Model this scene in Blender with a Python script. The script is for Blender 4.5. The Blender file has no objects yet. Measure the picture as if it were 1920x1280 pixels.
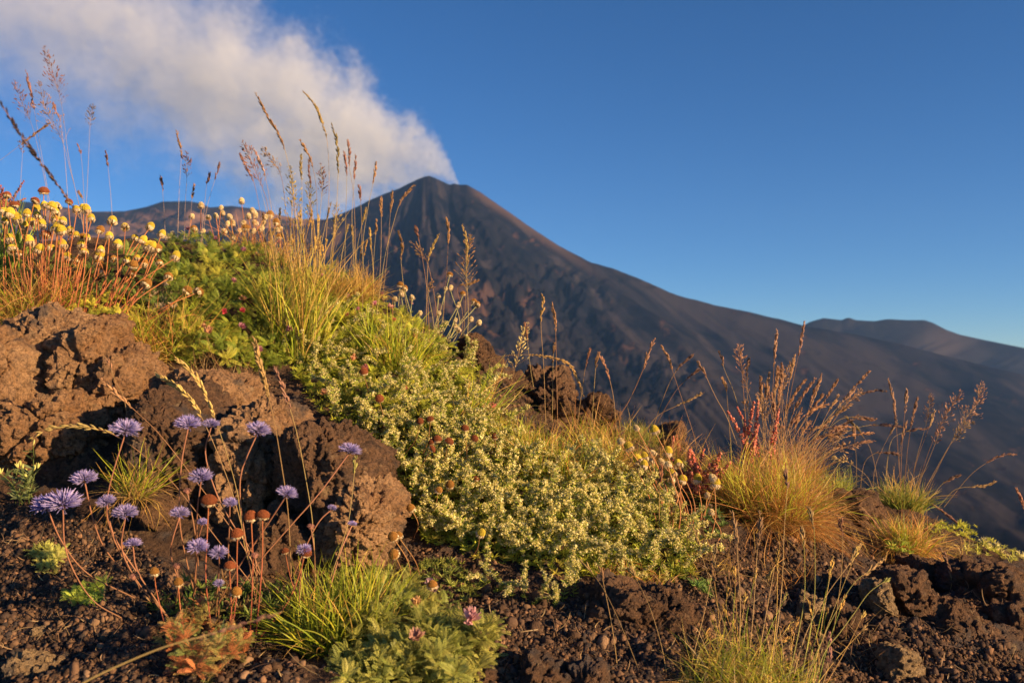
import bpy, math
import numpy as np
from mathutils import Vector
R = math.radians
PI = math.pi
sc = bpy.context.scene
col = sc.collection

# ------------------------------------------------------------------ camera, sky, sun
F = 1707.0                                   # focal length in photo pixels (1920 wide)
PITCH = R(2.0)
cam_d = bpy.data.cameras.new('camera')
cam = bpy.data.objects.new('camera', cam_d); col.objects.link(cam)
cam_d.lens = 36 * F / 1920; cam_d.sensor_width = 36
cam_d.clip_start = 0.02; cam_d.clip_end = 60000
cam.rotation_euler = (R(90) + PITCH, 0, 0)
cam_d.dof.use_dof = True; cam_d.dof.focus_distance = 1.04; cam_d.dof.aperture_fstop = 12
cam_d.dof.aperture_blades = 7
sc.camera = cam

SUN_EL, SUN_AZ = 14.0, 118.0                 # azimuth clockwise from the view direction (+Y)
sdir = Vector((math.sin(R(SUN_AZ)) * math.cos(R(SUN_EL)), math.cos(R(SUN_AZ)) * math.cos(R(SUN_EL)), math.sin(R(SUN_EL))))
w = bpy.data.worlds.new('World'); sc.world = w; w.use_nodes = True
nt = w.node_tree; nt.nodes.clear()
sky = nt.nodes.new('ShaderNodeTexSky'); sky.sky_type = 'NISHITA'; sky.sun_disc = False
sky.sun_elevation = R(SUN_EL); sky.sun_rotation = R(SUN_AZ)
sky.altitude = 2500; sky.air_density = 1.0; sky.dust_density = 0.15; sky.ozone_density = 4.0
bg = nt.nodes.new('ShaderNodeBackground'); bg.inputs['Strength'].default_value = 0.064
wo = nt.nodes.new('ShaderNodeOutputWorld')
hsv = nt.nodes.new('ShaderNodeHueSaturation'); hsv.inputs['Saturation'].default_value = 1.15; hsv.inputs['Hue'].default_value = .505
nt.links.new(sky.outputs[0], hsv.inputs['Color']); nt.links.new(hsv.outputs[0], bg.inputs[0]); nt.links.new(bg.outputs[0], wo.inputs[0])
sl = bpy.data.lights.new('sun', 'SUN'); sl.energy = 5.0; sl.angle = R(0.5); sl.color = (1.0, 0.665, 0.34)
so = bpy.data.objects.new('sun', sl); col.objects.link(so)
so.rotation_euler = sdir.to_track_quat('Z', 'Y').to_euler()
sc.view_settings.view_transform = 'Standard'; sc.view_settings.look = 'None'
sc.view_settings.exposure = 1.08; sc.view_settings.gamma = 1.0
sc.cycles.use_denoising = True
sc.cycles.max_bounces = 6; sc.cycles.diffuse_bounces = 3; sc.cycles.glossy_bounces = 2
sc.cycles.transmission_bounces = 3; sc.cycles.volume_bounces = 8; sc.cycles.transparent_max_bounces = 8
sc.cycles.volume_step_rate = 0.5; sc.cycles.volume_max_steps = 256

# ------------------------------------------------------------------ numbers and noise
rng = np.random.default_rng(7)
def A(*v): return np.array(v, float)
cp, sp = math.cos(PITCH), math.sin(PITCH)
FW, UP, RT = A(0, cp, sp), A(0, -sp, cp), A(1, 0, 0)
def at(px, py, d):                           # a place d metres out along the line of sight of (px, py)
    return d * (FW + (px - 960) / F * RT + (640 - py) / F * UP)
def wt(py):                                  # height per metre of distance at picture row py
    v = (640 - np.asarray(py, float)) / F
    return (sp + v * cp) / (cp - v * sp)
def hsh(i, j, k, s=0):
    n = (i * 374761393 + j * 668265263 + k * 2147483647 + s * 974634777) & 0xffffffff
    n = ((n ^ (n >> 13)) * 1274126177) & 0xffffffff
    n = ((n ^ (n >> 16)) * 2246822519) & 0xffffffff
    return ((n ^ (n >> 15)) & 0xffffff) / 16777216.0
def vnoise(p, s=0):
    p = np.asarray(p, float); i = np.floor(p).astype(np.int64); f = p - i
    f = f * f * f * (f * (f * 6 - 15) + 10)
    r = 0
    for a in (0, 1):
        for b in (0, 1):
            for c in (0, 1):
                wgt = (f[:, 0] if a else 1 - f[:, 0]) * (f[:, 1] if b else 1 - f[:, 1]) * (f[:, 2] if c else 1 - f[:, 2])
                r = r + wgt * hsh(i[:, 0] + a, i[:, 1] + b, i[:, 2] + c, s)
    return r * 2 - 1
def fbm(p, octv=4, s=0, gain=.5, lac=2.03):
    r, a, q = 0, 1, np.asarray(p, float)
    for o in range(octv):
        r = r + a * vnoise(q + 17.3 * o, s + o); a *= gain; q = q * lac
    return r
def worley(p, s=0):                          # nearest and second nearest distance
    p = np.asarray(p, float); i = np.floor(p).astype(np.int64)
    d1 = np.full(len(p), 9.); d2 = np.full(len(p), 9.)
    for a in (-1, 0, 1):
        for b in (-1, 0, 1):
            for c in (-1, 0, 1):
                I = i + np.array([a, b, c])
                q = I + np.stack([hsh(I[:, 0], I[:, 1], I[:, 2], s + t) for t in (1, 2, 3)], 1)
                d = np.sqrt(((q - p) ** 2).sum(1))
                d2 = np.minimum(d2, np.maximum(d1, d)); d1 = np.minimum(d1, d)
    return d1, d2
def sstep(a, b, x):
    t = np.clip((x - a) / (b - a), 0, 1); return t * t * (3 - 2 * t)
def norm(v): return v / np.maximum(np.linalg.norm(v, axis=-1, keepdims=True), 1e-12)

# ------------------------------------------------------------------ materials
def mat(name, rough=.6, trans=0.0, var=0.12, spec=.3, bump=None, sheen=0):
    m = bpy.data.materials.new(name); m.use_nodes = True
    n, l = m.node_tree.nodes, m.node_tree.links
    b = n['Principled BSDF']; out = n['Material Output']
    b.inputs['Roughness'].default_value = rough; b.inputs['Specular IOR Level'].default_value = spec
    at_ = n.new('ShaderNodeAttribute'); at_.attribute_name = 'Col'
    hs = n.new('ShaderNodeHueSaturation')
    oi = n.new('ShaderNodeObjectInfo')
    mr = n.new('ShaderNodeMapRange'); mr.inputs[3].default_value = 1 - var * 1.5; mr.inputs[4].default_value = 1 + var * 1.5
    l.new(oi.outputs['Random'], mr.inputs[0])
    no = n.new('ShaderNodeTexNoise'); no.inputs['Scale'].default_value = 90; no.inputs['Detail'].default_value = 3
    tc = n.new('ShaderNodeTexCoord'); l.new(tc.outputs['Object'], no.inputs[0])
    m2 = n.new('ShaderNodeMapRange'); m2.inputs[3].default_value = 1 - var * 2; m2.inputs[4].default_value = 1 + var * 2
    l.new(no.outputs[0], m2.inputs[0])
    mu = n.new('ShaderNodeMath'); mu.operation = 'MULTIPLY'; l.new(mr.outputs[0], mu.inputs[0]); l.new(m2.outputs[0], mu.inputs[1])
    l.new(at_.outputs['Color'], hs.inputs['Color']); l.new(mu.outputs[0], hs.inputs['Value'])
    l.new(hs.outputs[0], b.inputs['Base Color'])
    if trans:
        t = n.new('ShaderNodeBsdfTranslucent'); mx = n.new('ShaderNodeMixShader'); mx.inputs[0].default_value = trans
        l.new(hs.outputs[0], t.inputs['Color']); l.new(b.outputs[0], mx.inputs[1]); l.new(t.outputs[0], mx.inputs[2])
        l.new(mx.outputs[0], out.inputs['Surface'])
    if bump:
        nb = n.new('ShaderNodeTexNoise'); nb.inputs['Scale'].default_value = bump[0]; nb.inputs['Detail'].default_value = 2
        l.new(tc.outputs['Object'], nb.inputs[0])
        bp = n.new('ShaderNodeBump'); bp.inputs['Strength'].default_value = bump[1]; bp.inputs['Distance'].default_value = .001
        l.new(nb.outputs[0], bp.inputs['Height']); l.new(bp.outputs[0], b.inputs['Normal'])
    return m
M = dict(
    leaf=mat('leaf', .5, .35, .14), blade=mat('grass_blade', .45, .35, .12), stem=mat('stem', .5, .12, .1),
    seed=mat('seed_head', .6, .25, .2), petal=mat('petal', .6, .4, .08), dome=mat('flower_dome', .8, .0, .14, .15, bump=(900, .9)),
    fruit=mat('fruit', .5, .3, .15))

def rock_mat(name, ca, cb, cc, pit=1.0, disp=True, scale=1.0, dark=(.03, .024, .024)):
    """vesicular lava: lumpy grains, pits and dusty lighter faces"""
    m = bpy.data.materials.new(name); m.use_nodes = True
    n, l = m.node_tree.nodes, m.node_tree.links
    b = n['Principled BSDF']; out = n['Material Output']; b.inputs['Roughness'].default_value = .95
    b.inputs['Specular IOR Level'].default_value = .1
    g = n.new('ShaderNodeNewGeometry')
    def noise(s, det=4, r=.6, d=0):
        x = n.new('ShaderNodeTexNoise'); x.inputs['Scale'].default_value = s * scale; x.inputs['Detail'].default_value = det
        x.inputs['Roughness'].default_value = r; x.inputs['Distortion'].default_value = d
        l.new(g.outputs['Position'], x.inputs['Vector']); return x.outputs[0]
    def vor(s, feat='F1', src=None):
        x = n.new('ShaderNodeTexVoronoi'); x.inputs['Scale'].default_value = s * scale; x.feature = feat
        l.new(src or g.outputs['Position'], x.inputs['Vector']); return x.outputs['Distance']
    def rng_(v, a, b_, c, d):
        x = n.new('ShaderNodeMapRange'); x.inputs[1].default_value = a; x.inputs[2].default_value = b_
        x.inputs[3].default_value = c; x.inputs[4].default_value = d; l.new(v, x.inputs[0]); return x.outputs[0]
    def op(o, a, b_):
        x = n.new('ShaderNodeMath'); x.operation = o
        for i, v in enumerate((a, b_)):
            if isinstance(v, (int, float)): x.inputs[i].default_value = v
            else: l.new(v, x.inputs[i])
        return x.outputs[0]
    def mix(f, a, b_):
        x = n.new('ShaderNodeMix'); x.data_type = 'RGBA'
        for s_, v in ((0, f), (6, a), (7, b_)):
            if isinstance(v, tuple): x.inputs[s_].default_value = (*v, 1)
            elif isinstance(v, (int, float)): x.inputs[s_].default_value = v
            else: l.new(v, x.inputs[s_])
        return x.outputs[2]
    c = mix(rng_(noise(9), .38, .62, 0, 1), ca, cb)
    c = mix(rng_(noise(55, 5, .7), .5, .68, 0, 1), c, cc)
    c = mix(rng_(noise(260, 3, .7), .45, .7, 0, .75), c, dark)  # dark flecks put the shade of small pits into the colour
    c = mix(rng_(noise(17, 4, .6), .56, .66, 0, .75), c, (.075, .068, .070))
    c = mix(rng_(noise(38, 5, .7), .60, .68, 0, .5), c, (.36, .26, .15))
    sp_ = rng_(noise(700, 2, .6), .68, .74, 0, .5)
    c = mix(sp_, c, (.42, .34, .26))
    l.new(c, b.inputs['Base Color'])
    # height
    h1 = op('MULTIPLY', rng_(vor(130), 0, .9, 1, 0), .0032)
    h2 = op('MULTIPLY', noise(330, 5, .8), .0065)
    pv = op('MULTIPLY', rng_(vor(210, 'F1'), .0, .34, 1, 0), rng_(noise(30), .42, .6, 0, 1))
    h3 = op('MULTIPLY', pv, -.004 * pit)
    h = op('ADD', op('ADD', h1, h2), h3)
    dn = n.new('ShaderNodeDisplacement'); dn.inputs['Scale'].default_value = 1.0 / (scale ** .8); dn.inputs['Midlevel'].default_value = .004
    l.new(h, dn.inputs['Height']); l.new(dn.outputs[0], out.inputs['Displacement'])
    m.displacement_method = 'BOTH' if disp else 'BUMP'
    return m
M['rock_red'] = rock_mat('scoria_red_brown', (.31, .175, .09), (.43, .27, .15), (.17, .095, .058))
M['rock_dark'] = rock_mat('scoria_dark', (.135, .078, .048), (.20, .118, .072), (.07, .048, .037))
M['rock_tan'] = rock_mat('stone_tan', (.30, .21, .12), (.36, .26, .15), (.22, .14, .08), pit=.5)
M['soil'] = rock_mat('cinder_soil', (.085, .052, .036), (.14, .085, .054), (.055, .036, .027), pit=.6, disp=True)
M['cinder'] = mat('cinder', .95, 0, .3, .1, bump=(600, .8))

# ------------------------------------------------------------------ mesh building
class MB:
    def __init__(s): s.v, s.f, s.c, s.n = [], [], [], 0
    def add(s, v, f, c):
        v = np.asarray(v, float).reshape(-1, 3); f = np.asarray(f, np.int64)
        c = np.broadcast_to(np.asarray(c, float), (len(v), 3))
        s.v.append(v); s.c.append(c); s.f.append(f + s.n); s.n += len(v); return s
    def merge(s, o):
        for v, c in zip(o.v, o.c): s.v.append(v); s.c.append(c)
        for f in o.f: s.f.append(f + s.n)
        s.n += o.n; return s
    def arrays(s): return np.concatenate(s.v), s.f, np.concatenate(s.c)
    def mesh(s, name, m, smooth=False):
        me = bpy.data.meshes.new(name)
        v, c = np.concatenate(s.v), np.concatenate(s.c)
        me.vertices.add(len(v)); me.vertices.foreach_set('co', v.astype(np.float32).ravel())
        nl = sum(f.size for f in s.f); me.loops.add(nl)
        me.loops.foreach_set('vertex_index', np.concatenate([f.ravel() for f in s.f]).astype(np.int32))
        cnt = np.concatenate([np.full(len(f), f.shape[1]) for f in s.f])
        me.polygons.add(len(cnt))
        me.polygons.foreach_set('loop_start', np.concatenate([[0], np.cumsum(cnt)[:-1]]).astype(np.int32))
        if smooth: me.polygons.foreach_set('use_smooth', np.ones(len(cnt), bool))
        ca = me.color_attributes.new('Col', 'FLOAT_COLOR', 'POINT')
        ca.data.foreach_set('color', np.concatenate([np.clip(c, 0, 1), np.ones((len(c), 1))], 1).astype(np.float32).ravel())
        me.update(calc_edges=True); me.materials.append(M[m] if isinstance(m, str) else m)
        return me
def put(name, me, parent=None, loc=(0, 0, 0), **tags):
    o = bpy.data.objects.new(name, me); col.objects.link(o); o.location = loc
    if parent is not None: o.parent = parent
    for k, v in tags.items(): o[k] = v
    return o
def thing(name, loc, label, cat, group=None):
    o = bpy.data.objects.new(name, None); col.objects.link(o); o.location = loc
    o.empty_display_size = .01; o['label'] = label; o['category'] = cat
    if group: o['group'] = group
    return o
def ribbon(mb, P, W, C, side=None):          # P (N,K,3) W (N,K) C (N,3) or (N,K,3)
    N, K = P.shape[:2]
    T = norm(np.gradient(P, axis=1))
    if side is None: side = norm(rng.normal(size=(N, 3)) * A(1, 1, .25))
    S = norm(np.cross(T, np.cross(np.broadcast_to(side[:, None], P.shape), T)))
    v = np.stack([P - S * W[..., None], P + S * W[..., None]], 2).reshape(-1, 3)
    a = (np.arange(N)[:, None] * K + np.arange(K - 1)) * 2
    f = np.stack([a, a + 1, a + 3, a + 2], -1).reshape(-1, 4)
    C = np.asarray(C, float)
    if C.ndim == 2: C = np.broadcast_to(C[:, None], P.shape)
    mb.add(v, f, np.repeat(C.reshape(-1, 3), 2, 0)); return mb
def tube(mb, P, W, C, sides=4):
    N, K = P.shape[:2]; T = norm(np.gradient(P, axis=1))
    ref = np.where(np.abs(T[..., 2:3]) > .9, A(1, 0, 0), A(0, 0, 1))
    S = norm(np.cross(T, ref)); U = np.cross(T, S)
    an = np.arange(sides) / sides * 2 * PI
    v = P[:, :, None] + W[..., None, None] * (S[:, :, None] * np.cos(an)[:, None] + U[:, :, None] * np.sin(an)[:, None])
    b = (np.arange(N)[:, None, None] * K + np.arange(K - 1)[None, :, None]) * sides; k = np.arange(sides); k2 = (k + 1) % sides
    f = np.stack([b + k, b + k2, b + k2 + sides, b + k + sides], -1).reshape(-1, 4)
    C = np.asarray(C, float)
    if C.ndim == 1: C = np.broadcast_to(C, P.shape)
    elif C.ndim == 2: C = np.broadcast_to(C[:, None], P.shape)
    mb.add(v.reshape(-1, 3), f, np.repeat(C.reshape(-1, 3), sides, 0)); return mb
def frames(Z, spin=None):                    # rotation matrices with local z along Z
    Z = norm(np.asarray(Z, float)); N = len(Z)
    ref = np.where(np.abs(Z[:, 2:3]) > .95, A(1, 0, 0), A(0, 0, 1)); X = norm(np.cross(ref, Z)); Y = np.cross(Z, X)
    if spin is None: spin = rng.uniform(0, 2 * PI, N)
    c, s = np.cos(spin)[:, None], np.sin(spin)[:, None]
    return np.stack([X * c + Y * s, Y * c - X * s, Z], -1)
def scatter(mb, tpl, pos, Z, scl, cmul=None, spin=None, cset=None):
    v, fs, c = tpl.arrays() if isinstance(tpl, MB) else tpl
    Rm = frames(Z, spin); N = len(pos); scl = np.asarray(scl, float)
    if scl.ndim == 1: scl = np.repeat(scl[:, None], 3, 1)
    out = np.einsum('nij,nkj->nki', Rm, v[None] * scl[:, None]) + np.asarray(pos)[:, None]
    cc = np.broadcast_to(c[None], (N, len(v), 3))
    if cset is not None: cc = np.broadcast_to(np.asarray(cset)[:, None], (N, len(v), 3))
    if cmul is not None: cc = cc * np.asarray(cmul)[:, None]
    n0 = mb.n; mb.v.append(out.reshape(-1, 3)); mb.c.append(cc.reshape(-1, 3))
    for f in fs:
        mb.f.append((f[None] + (np.arange(N) * len(v))[:, None, None]).reshape(-1, f.shape[1]) + n0)
    mb.n += N * len(v); return mb
def blades(base, d, L, droop, K=6, wig=.12, g=A(0, 0, -1)):
    N = len(base); d = norm(d); P = np.zeros((N, K, 3)); P[:, 0] = base; cur = d.copy()
    bend = norm(rng.normal(size=(N, 3))) * wig
    for k in range(1, K):
        cur = norm(cur + np.asarray(droop)[:, None] * g / (K - 1) + bend)
        P[:, k] = P[:, k - 1] + cur * (np.asarray(L) / (K - 1))[:, None]
    return P
def spline(pts, n):                          # Catmull-Rom through points
    p = np.asarray(pts, float); p = np.vstack([2 * p[0] - p[1], p, 2 * p[-1] - p[-2]])
    m = len(p) - 3; t = np.linspace(0, m - 1e-9, n); i = t.astype(int); u = (t - i)[:, None]
    a, b, c, d = p[i], p[i + 1], p[i + 2], p[i + 3]
    return .5 * (2 * b + (c - a) * u + (2 * a - 5 * b + 4 * c - d) * u * u + (3 * b - a - 3 * c + d) * u ** 3)
def pick(pal, n, jit=.12):
    pal = np.asarray(pal, float); return pal[rng.integers(0, len(pal), n)] * rng.uniform(1 - jit, 1 + jit, (n, 1))
def in_poly(x, y, poly):
    r = np.zeros(len(x), bool); n = len(poly)
    for i in range(n):
        (x1, y1), (x2, y2) = poly[i], poly[(i + 1) % n]
        r ^= ((y1 > y) != (y2 > y)) & (x < (x2 - x1) * (y - y1) / ((y2 - y1) or 1e-9) + x1)
    return r
ORD = 'first second third fourth fifth sixth seventh eighth ninth tenth eleventh twelfth thirteenth fourteenth fifteenth sixteenth seventeenth eighteenth nineteenth twentieth'.split()
def nth(i):
    if i < 20: return ORD[i]
    t, u = divmod(i + 1, 10); T = {2: 'twent', 3: 'thirt', 4: 'fort', 5: 'fift', 6: 'sixt'}[t]
    return T + 'ieth' if u == 0 else T + 'y-' + ORD[u - 1]

# ------------------------------------------------------------------ the bank: one ground surface
CT = [(-300, 1280, .74), (0, 1280, .74), (500, 1280, .71), (960, 1280, .73), (1400, 1280, .76), (1920, 1280, .84), (2300, 1280, .9),
      (0, 1080, .90), (0, 950, 1.04), (400, 1110, .86), (420, 960, 1.02), (700, 1080, .92), (800, 1150, .83), (1200, 1150, .86), (1550, 1130, .97), (1900, 1160, 1.02),
      (-200, 1000, 1.0), (-200, 600, 1.34), (0, 640, 1.30), (300, 690, 1.27), (560, 740, 1.24), (760, 900, 1.07), (1000, 950, 1.05), (1280, 1000, 1.06),
      (800, 740, 1.28), (1050, 850, 1.28), (1250, 900, 1.28), (1500, 980, 1.25), (1750, 1040, 1.28),
      (-200, 480, 1.55), (0, 500, 1.52), (300, 490, 1.58), (600, 530, 1.58), (750, 600, 1.56), (900, 705, 1.55), (1050, 800, 1.58),
      (1250, 850, 1.58), (1550, 925, 1.6), (1750, 985, 1.6), (1920, 1065, 1.55), (2200, 1150, 1.5)]
cpts = [at(*c) for c in CT]
for u_, d_, z_ in [(-.6, 2.3, .22), (-.35, 2.3, .20), (-.15, 2.3, .0), (0, 2.4, -.22), (.06, 2.4, -.26), (.2, 2.4, -.26), (.4, 2.2, -.42), (.6, 2.2, -.55),
                   (-.6, 3.2, .05), (-.2, 3.2, -.1), (.1, 3.2, -.45), (.5, 3.2, -.9)]:
    cpts.append(A(u_ * d_, d_, z_))
for x_, y_, z_ in [(-1.5, .2, -.33), (-.6, .1, -.34), (0, .1, -.36), (.6, .1, -.38), (1.5, .2, -.42), (-1.5, -.8, -.5), (0, -.8, -.5), (1.5, -.8, -.52)]:
    cpts.append(A(x_, y_, z_))
cpts = np.array(cpts)
def tpsU(r2): return r2 * np.log(r2 + 1e-9)
_n = len(cpts); _K = tpsU(((cpts[:, None, :2] - cpts[None, :, :2]) ** 2).sum(-1)) + np.eye(_n) * 2e-3
_P = np.c_[np.ones(_n), cpts[:, :2]]
_S = np.linalg.solve(np.block([[_K, _P], [_P.T, np.zeros((3, 3))]]), np.r_[cpts[:, 2], 0, 0, 0])
def hbase(x, y):
    r = _S[_n] + _S[_n + 1] * x + _S[_n + 2] * y
    for i in range(_n): r = r + _S[i] * tpsU((x - cpts[i, 0]) ** 2 + (y - cpts[i, 1]) ** 2)
    return r
def height(x, y):
    x = np.asarray(x, float); y = np.asarray(y, float)
    xc = np.clip(x, -1.7, 1.7); yc = np.clip(y, -.8, 3.0)
    z = hbase(xc, yc) - .25 * np.maximum(0, -1.7 - x) * 0
    q = np.stack([x, y, z * .6], -1)
    z = z + .016 * fbm(q * 6, 3, 5) + .006 * fbm(q * 24, 3, 9)
    m = sstep(.15, .6, x) * sstep(1.7, 1.3, y)                       # rougher, rocky soil on the right
    z = z + m * .022 * np.abs(fbm(q * 11 + 3, 3, 21))
    rr = np.sqrt(x * x + y * y); t = sstep(2.7, 7.5, rr)
    far = -.385 * rr
    back = np.where(y < 0, -.5, far); far = np.where(y < 1.5, -.5 - .1 * rr, far)
    return z * (1 - t) + far * t
_gx0, _gy0, _gs = -2.2, .2, .008
_GX, _GY = np.meshgrid(_gx0 + _gs * np.arange(551), _gy0 + _gs * np.arange(401), indexing='ij')
_GH = height(_GX.ravel(), _GY.ravel()).reshape(_GX.shape); height_exact = height
def height(x, y):
    a = np.clip((np.asarray(x, float) - _gx0) / _gs, 0, 549.999); b = np.clip((np.asarray(y, float) - _gy0) / _gs, 0, 399.999)
    i, j = a.astype(int), b.astype(int); u, v = a - i, b - j
    return (_GH[i, j] * (1 - u) + _GH[i + 1, j] * u) * (1 - v) + (_GH[i, j + 1] * (1 - u) + _GH[i + 1, j + 1] * u) * v
def hit(px, py, dmin=.5, dmax=3.0):
    """where the line of sight through picture points meets the bank"""
    px = np.atleast_1d(np.asarray(px, float)); py = np.atleast_1d(np.asarray(py, float))
    D = np.linspace(dmin, dmax, 260); out = np.full(len(px), np.nan); best = np.full(len(px), 9.); bd = np.full(len(px), 1.6)
    dirs = FW + (px[:, None] - 960) / F * RT + (640 - py[:, None]) / F * UP
    done = np.zeros(len(px), bool); pg = np.full(len(px), 1.); st_ = D[1] - D[0]
    for d in D:
        p = dirs * d; g = p[:, 2] - height(p[:, 0], p[:, 1])
        nd = (~done) & (g < 0); out[nd] = d - st_ * np.clip(-g[nd] / np.maximum(pg[nd] - g[nd], 1e-6), 0, 1); done |= nd; pg = g
        b = (~done) & (g < best); best[b] = g[b]; bd[b] = d
    d = np.where(np.isnan(out), bd, out); p = dirs * d[:, None]; p[:, 2] = height(p[:, 0], p[:, 1]); return p
def hit1(px, py, **k): return hit([px], [py], **k)[0]
def gnormal(p):
    e = .02; x, y = p[:, 0], p[:, 1]
    return norm(np.stack([height(x - e, y) - height(x + e, y), height(x, y - e) - height(x, y + e), np.full(len(p), 2 * e)], -1))
def region(poly, spacing, jitter=.45):
    xs = [p[0] for p in poly]; ys = [p[1] for p in poly]
    gx, gy = np.meshgrid(np.arange(min(xs), max(xs), spacing), np.arange(min(ys), max(ys), spacing))
    gx = gx.ravel() + rng.uniform(-jitter, jitter, gx.size) * spacing; gy = gy.ravel() + rng.uniform(-jitter, jitter, gy.size) * spacing
    k = in_poly(gx, gy, poly); return gx[k], gy[k]

def axis(lo, a, b, hi, fine, coarse_n):
    l = a - (a - lo) * np.linspace(1, 0, coarse_n)[:-1] ** 2
    h = b + (hi - b) * np.linspace(0, 1, coarse_n)[1:] ** 2
    return np.r_[l, np.arange(a, b, fine), h]
def build_ground():
    X = axis(-14, -.95, 1.35, 14, .0034, 60); Y = axis(-4, .55, 2.0, 12, .0036, 60)
    gx, gy = np.meshgrid(X, Y); z = height_exact(gx.ravel(), gy.ravel())
    v = np.stack([gx.ravel(), gy.ravel(), z], -1)
    nx, ny = len(X), len(Y); i = (np.arange(ny - 1)[:, None] * nx + np.arange(nx - 1)).reshape(-1)
    f = np.stack([i, i + 1, i + nx + 1, i + nx], -1)
    mb = MB().add(v, f, (.05, .04, .03)); put('ground', mb.mesh('ground', 'soil', True), kind='structure')
build_ground()

# ------------------------------------------------------------------ far country: slope, volcano, ridges
def sheet(name, sky_pts, D, wbase, d0, gully, m, s_exp=2.2, cols=700, rows=330, u0=-1.7, u1=1.7, seed=3, apex=None, power=1.0, extra=None):
    px = np.array([p[0] for p in sky_pts], float); wy = wt([p[1] for p in sky_pts]); pu = (px - 960) / F
    u = np.unique(np.r_[np.linspace(-1.7, -.62, 60), np.linspace(-.62, .62, cols), np.linspace(.62, 1.7, 60)]); u = u[(u >= u0) & (u <= u1)]
    ws = np.interp(u, pu, wy)
    s = np.linspace(0, 1, rows)
    dd = d0 + (D - d0) * s ** s_exp
    uu, ss = np.meshgrid(u, s); d = np.broadcast_to(dd[:, None], uu.shape)
    ww = wbase + (ws[None] - wbase) * ss ** power
    qx = uu * F + 960; qy = 640 - F * (ww - sp)
    ww = ww + gully(qx, qy, ss)
    cc = extra(qx, qy) if extra else np.full(qx.shape + (3,), .045)
    v = np.stack([uu * d, d, ww * d], -1)
    bk = v[-1:].copy(); b2 = bk * 1; rowsb = []
    for k, (dy, dz) in enumerate(((D * .05, D * .02), (D * .12, D * .07), (D * .2, D * .22))):
        b = bk.copy(); b[..., 1] += dy; b[..., 2] -= dz; rowsb.append(b)
    v = np.concatenate([v] + rowsb, 0); cc = np.concatenate([cc] + [cc[-1:]] * 3, 0); ny, nx = v.shape[:2]
    i = (np.arange(ny - 1)[:, None] * nx + np.arange(nx - 1)).reshape(-1)
    f = np.stack([i, i + 1, i + nx + 1, i + nx], -1)
    return put(name, MB().add(v.reshape(-1, 3), f, cc.reshape(-1, 3)).mesh(name, m, True), kind='structure')
def nz(x, y, z, o, s, g=.5):
    sh = x.shape; return fbm(np.stack([x.ravel(), y.ravel(), np.full(x.size, float(z))], -1), o, s, g).reshape(sh)
def patch(x, y, cx, cy, rx, ry): return np.exp(-(((x - cx) / rx) ** 2 + ((y - cy) / ry) ** 2))
def volcano_gully(x, y, s):
    th = np.arctan2(y - 250, x - 800 + 0 * y); r = np.hypot(y - 250, x - 800)
    fade = sstep(1.0, .93, s)
    a = nz(th * 14, r / 420, 0, 4, 31) * (.0014 + .0060 * sstep(120, 700, r))
    rid = -np.abs(nz(th * 7 + r / 900, r / 260, 4, 3, 44)) * .0120
    rough = patch(x, y, 925, 570, 90, 55) + patch(x, y, 1060, 650, 80, 50) + .8 * patch(x, y, 890, 420, 60, 60) + .9 * patch(x, y, 1040, 540, 110, 50) + patch(x, y, 720, 520, 90, 110) + .7 * patch(x, y, 1200, 720, 120, 60)
    rk = nz(x / 17, y / 11, 2, 4, 52, .6) * .0075 * np.clip(rough, 0, 1.2)
    hollow = .012 * patch(x, y, 850, 370, 26, 40) * -1
    return (a + rid + rk + hollow) * fade * sstep(0, .04, s) + nz(x / 30, y / 30, 7, 3, 61) * .0005
def far_mat(name, c1, c2, c3, sc_, warm=None):
    m = bpy.data.materials.new(name); m.use_nodes = True
    n, l = m.node_tree.nodes, m.node_tree.links; b = n['Principled BSDF']
    b.inputs['Roughness'].default_value = 1; b.inputs['Specular IOR Level'].default_value = 0
    g = n.new('ShaderNodeNewGeometry')
    def no(s, d, r=.6, st=(1, 1, 1)):
        mp = n.new('ShaderNodeMapping'); mp.inputs['Scale'].default_value = st; l.new(g.outputs['Position'], mp.inputs[0])
        x = n.new('ShaderNodeTexNoise'); x.inputs['Scale'].default_value = s; x.inputs['Detail'].default_value = d; x.inputs['Roughness'].default_value = r
        l.new(mp.outputs[0], x.inputs[0]); return x.outputs[0]
    def ramp(v, a, b_):
        x = n.new('ShaderNodeMapRange'); x.inputs[1].default_value = a; x.inputs[2].default_value = b_; l.new(v, x.inputs[0]); return x.outputs[0]
    def mx(f, a, b_):
        x = n.new('ShaderNodeMix'); x.data_type = 'RGBA'; l.new(f, x.inputs[0])
        for s_, v in ((6, a), (7, b_)):
            if isinstance(v, tuple): x.inputs[s_].default_value = (*v, 1)
            else: l.new(v, x.inputs[s_])
        return x.outputs[2]
    a = n.new('ShaderNodeAttribute'); a.attribute_name = 'Col'
    c = mx(ramp(no(sc_ * 4, 7, .7), .40, .66), a.outputs['Color'], c1)
    x = n.new('ShaderNodeMix'); x.data_type = 'RGBA'; x.inputs[0].default_value = .6; l.new(c, x.inputs[6]); l.new(a.outputs['Color'], x.inputs[7])
    l.new(x.outputs[2], b.inputs['Base Color']); return m
M['volcano'] = far_mat('volcano_ash', (.036, .031, .032), (.052, .042, .040), (.024, .023, .027), .004, (.10, .058, .042))
M['ridge'] = far_mat('ridge_ash', (.050, .046, .048), (.065, .058, .058), (.040, .038, .042), .003, (.085, .07, .065))
M['ridge_left'] = far_mat('ridge_rock', (.03, .024, .024), (.13, .082, .06), (.045, .036, .036), .006)
def lerp(a, b, t): return a + (np.asarray(b) - a) * np.clip(t, 0, 1)[..., None]
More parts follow.
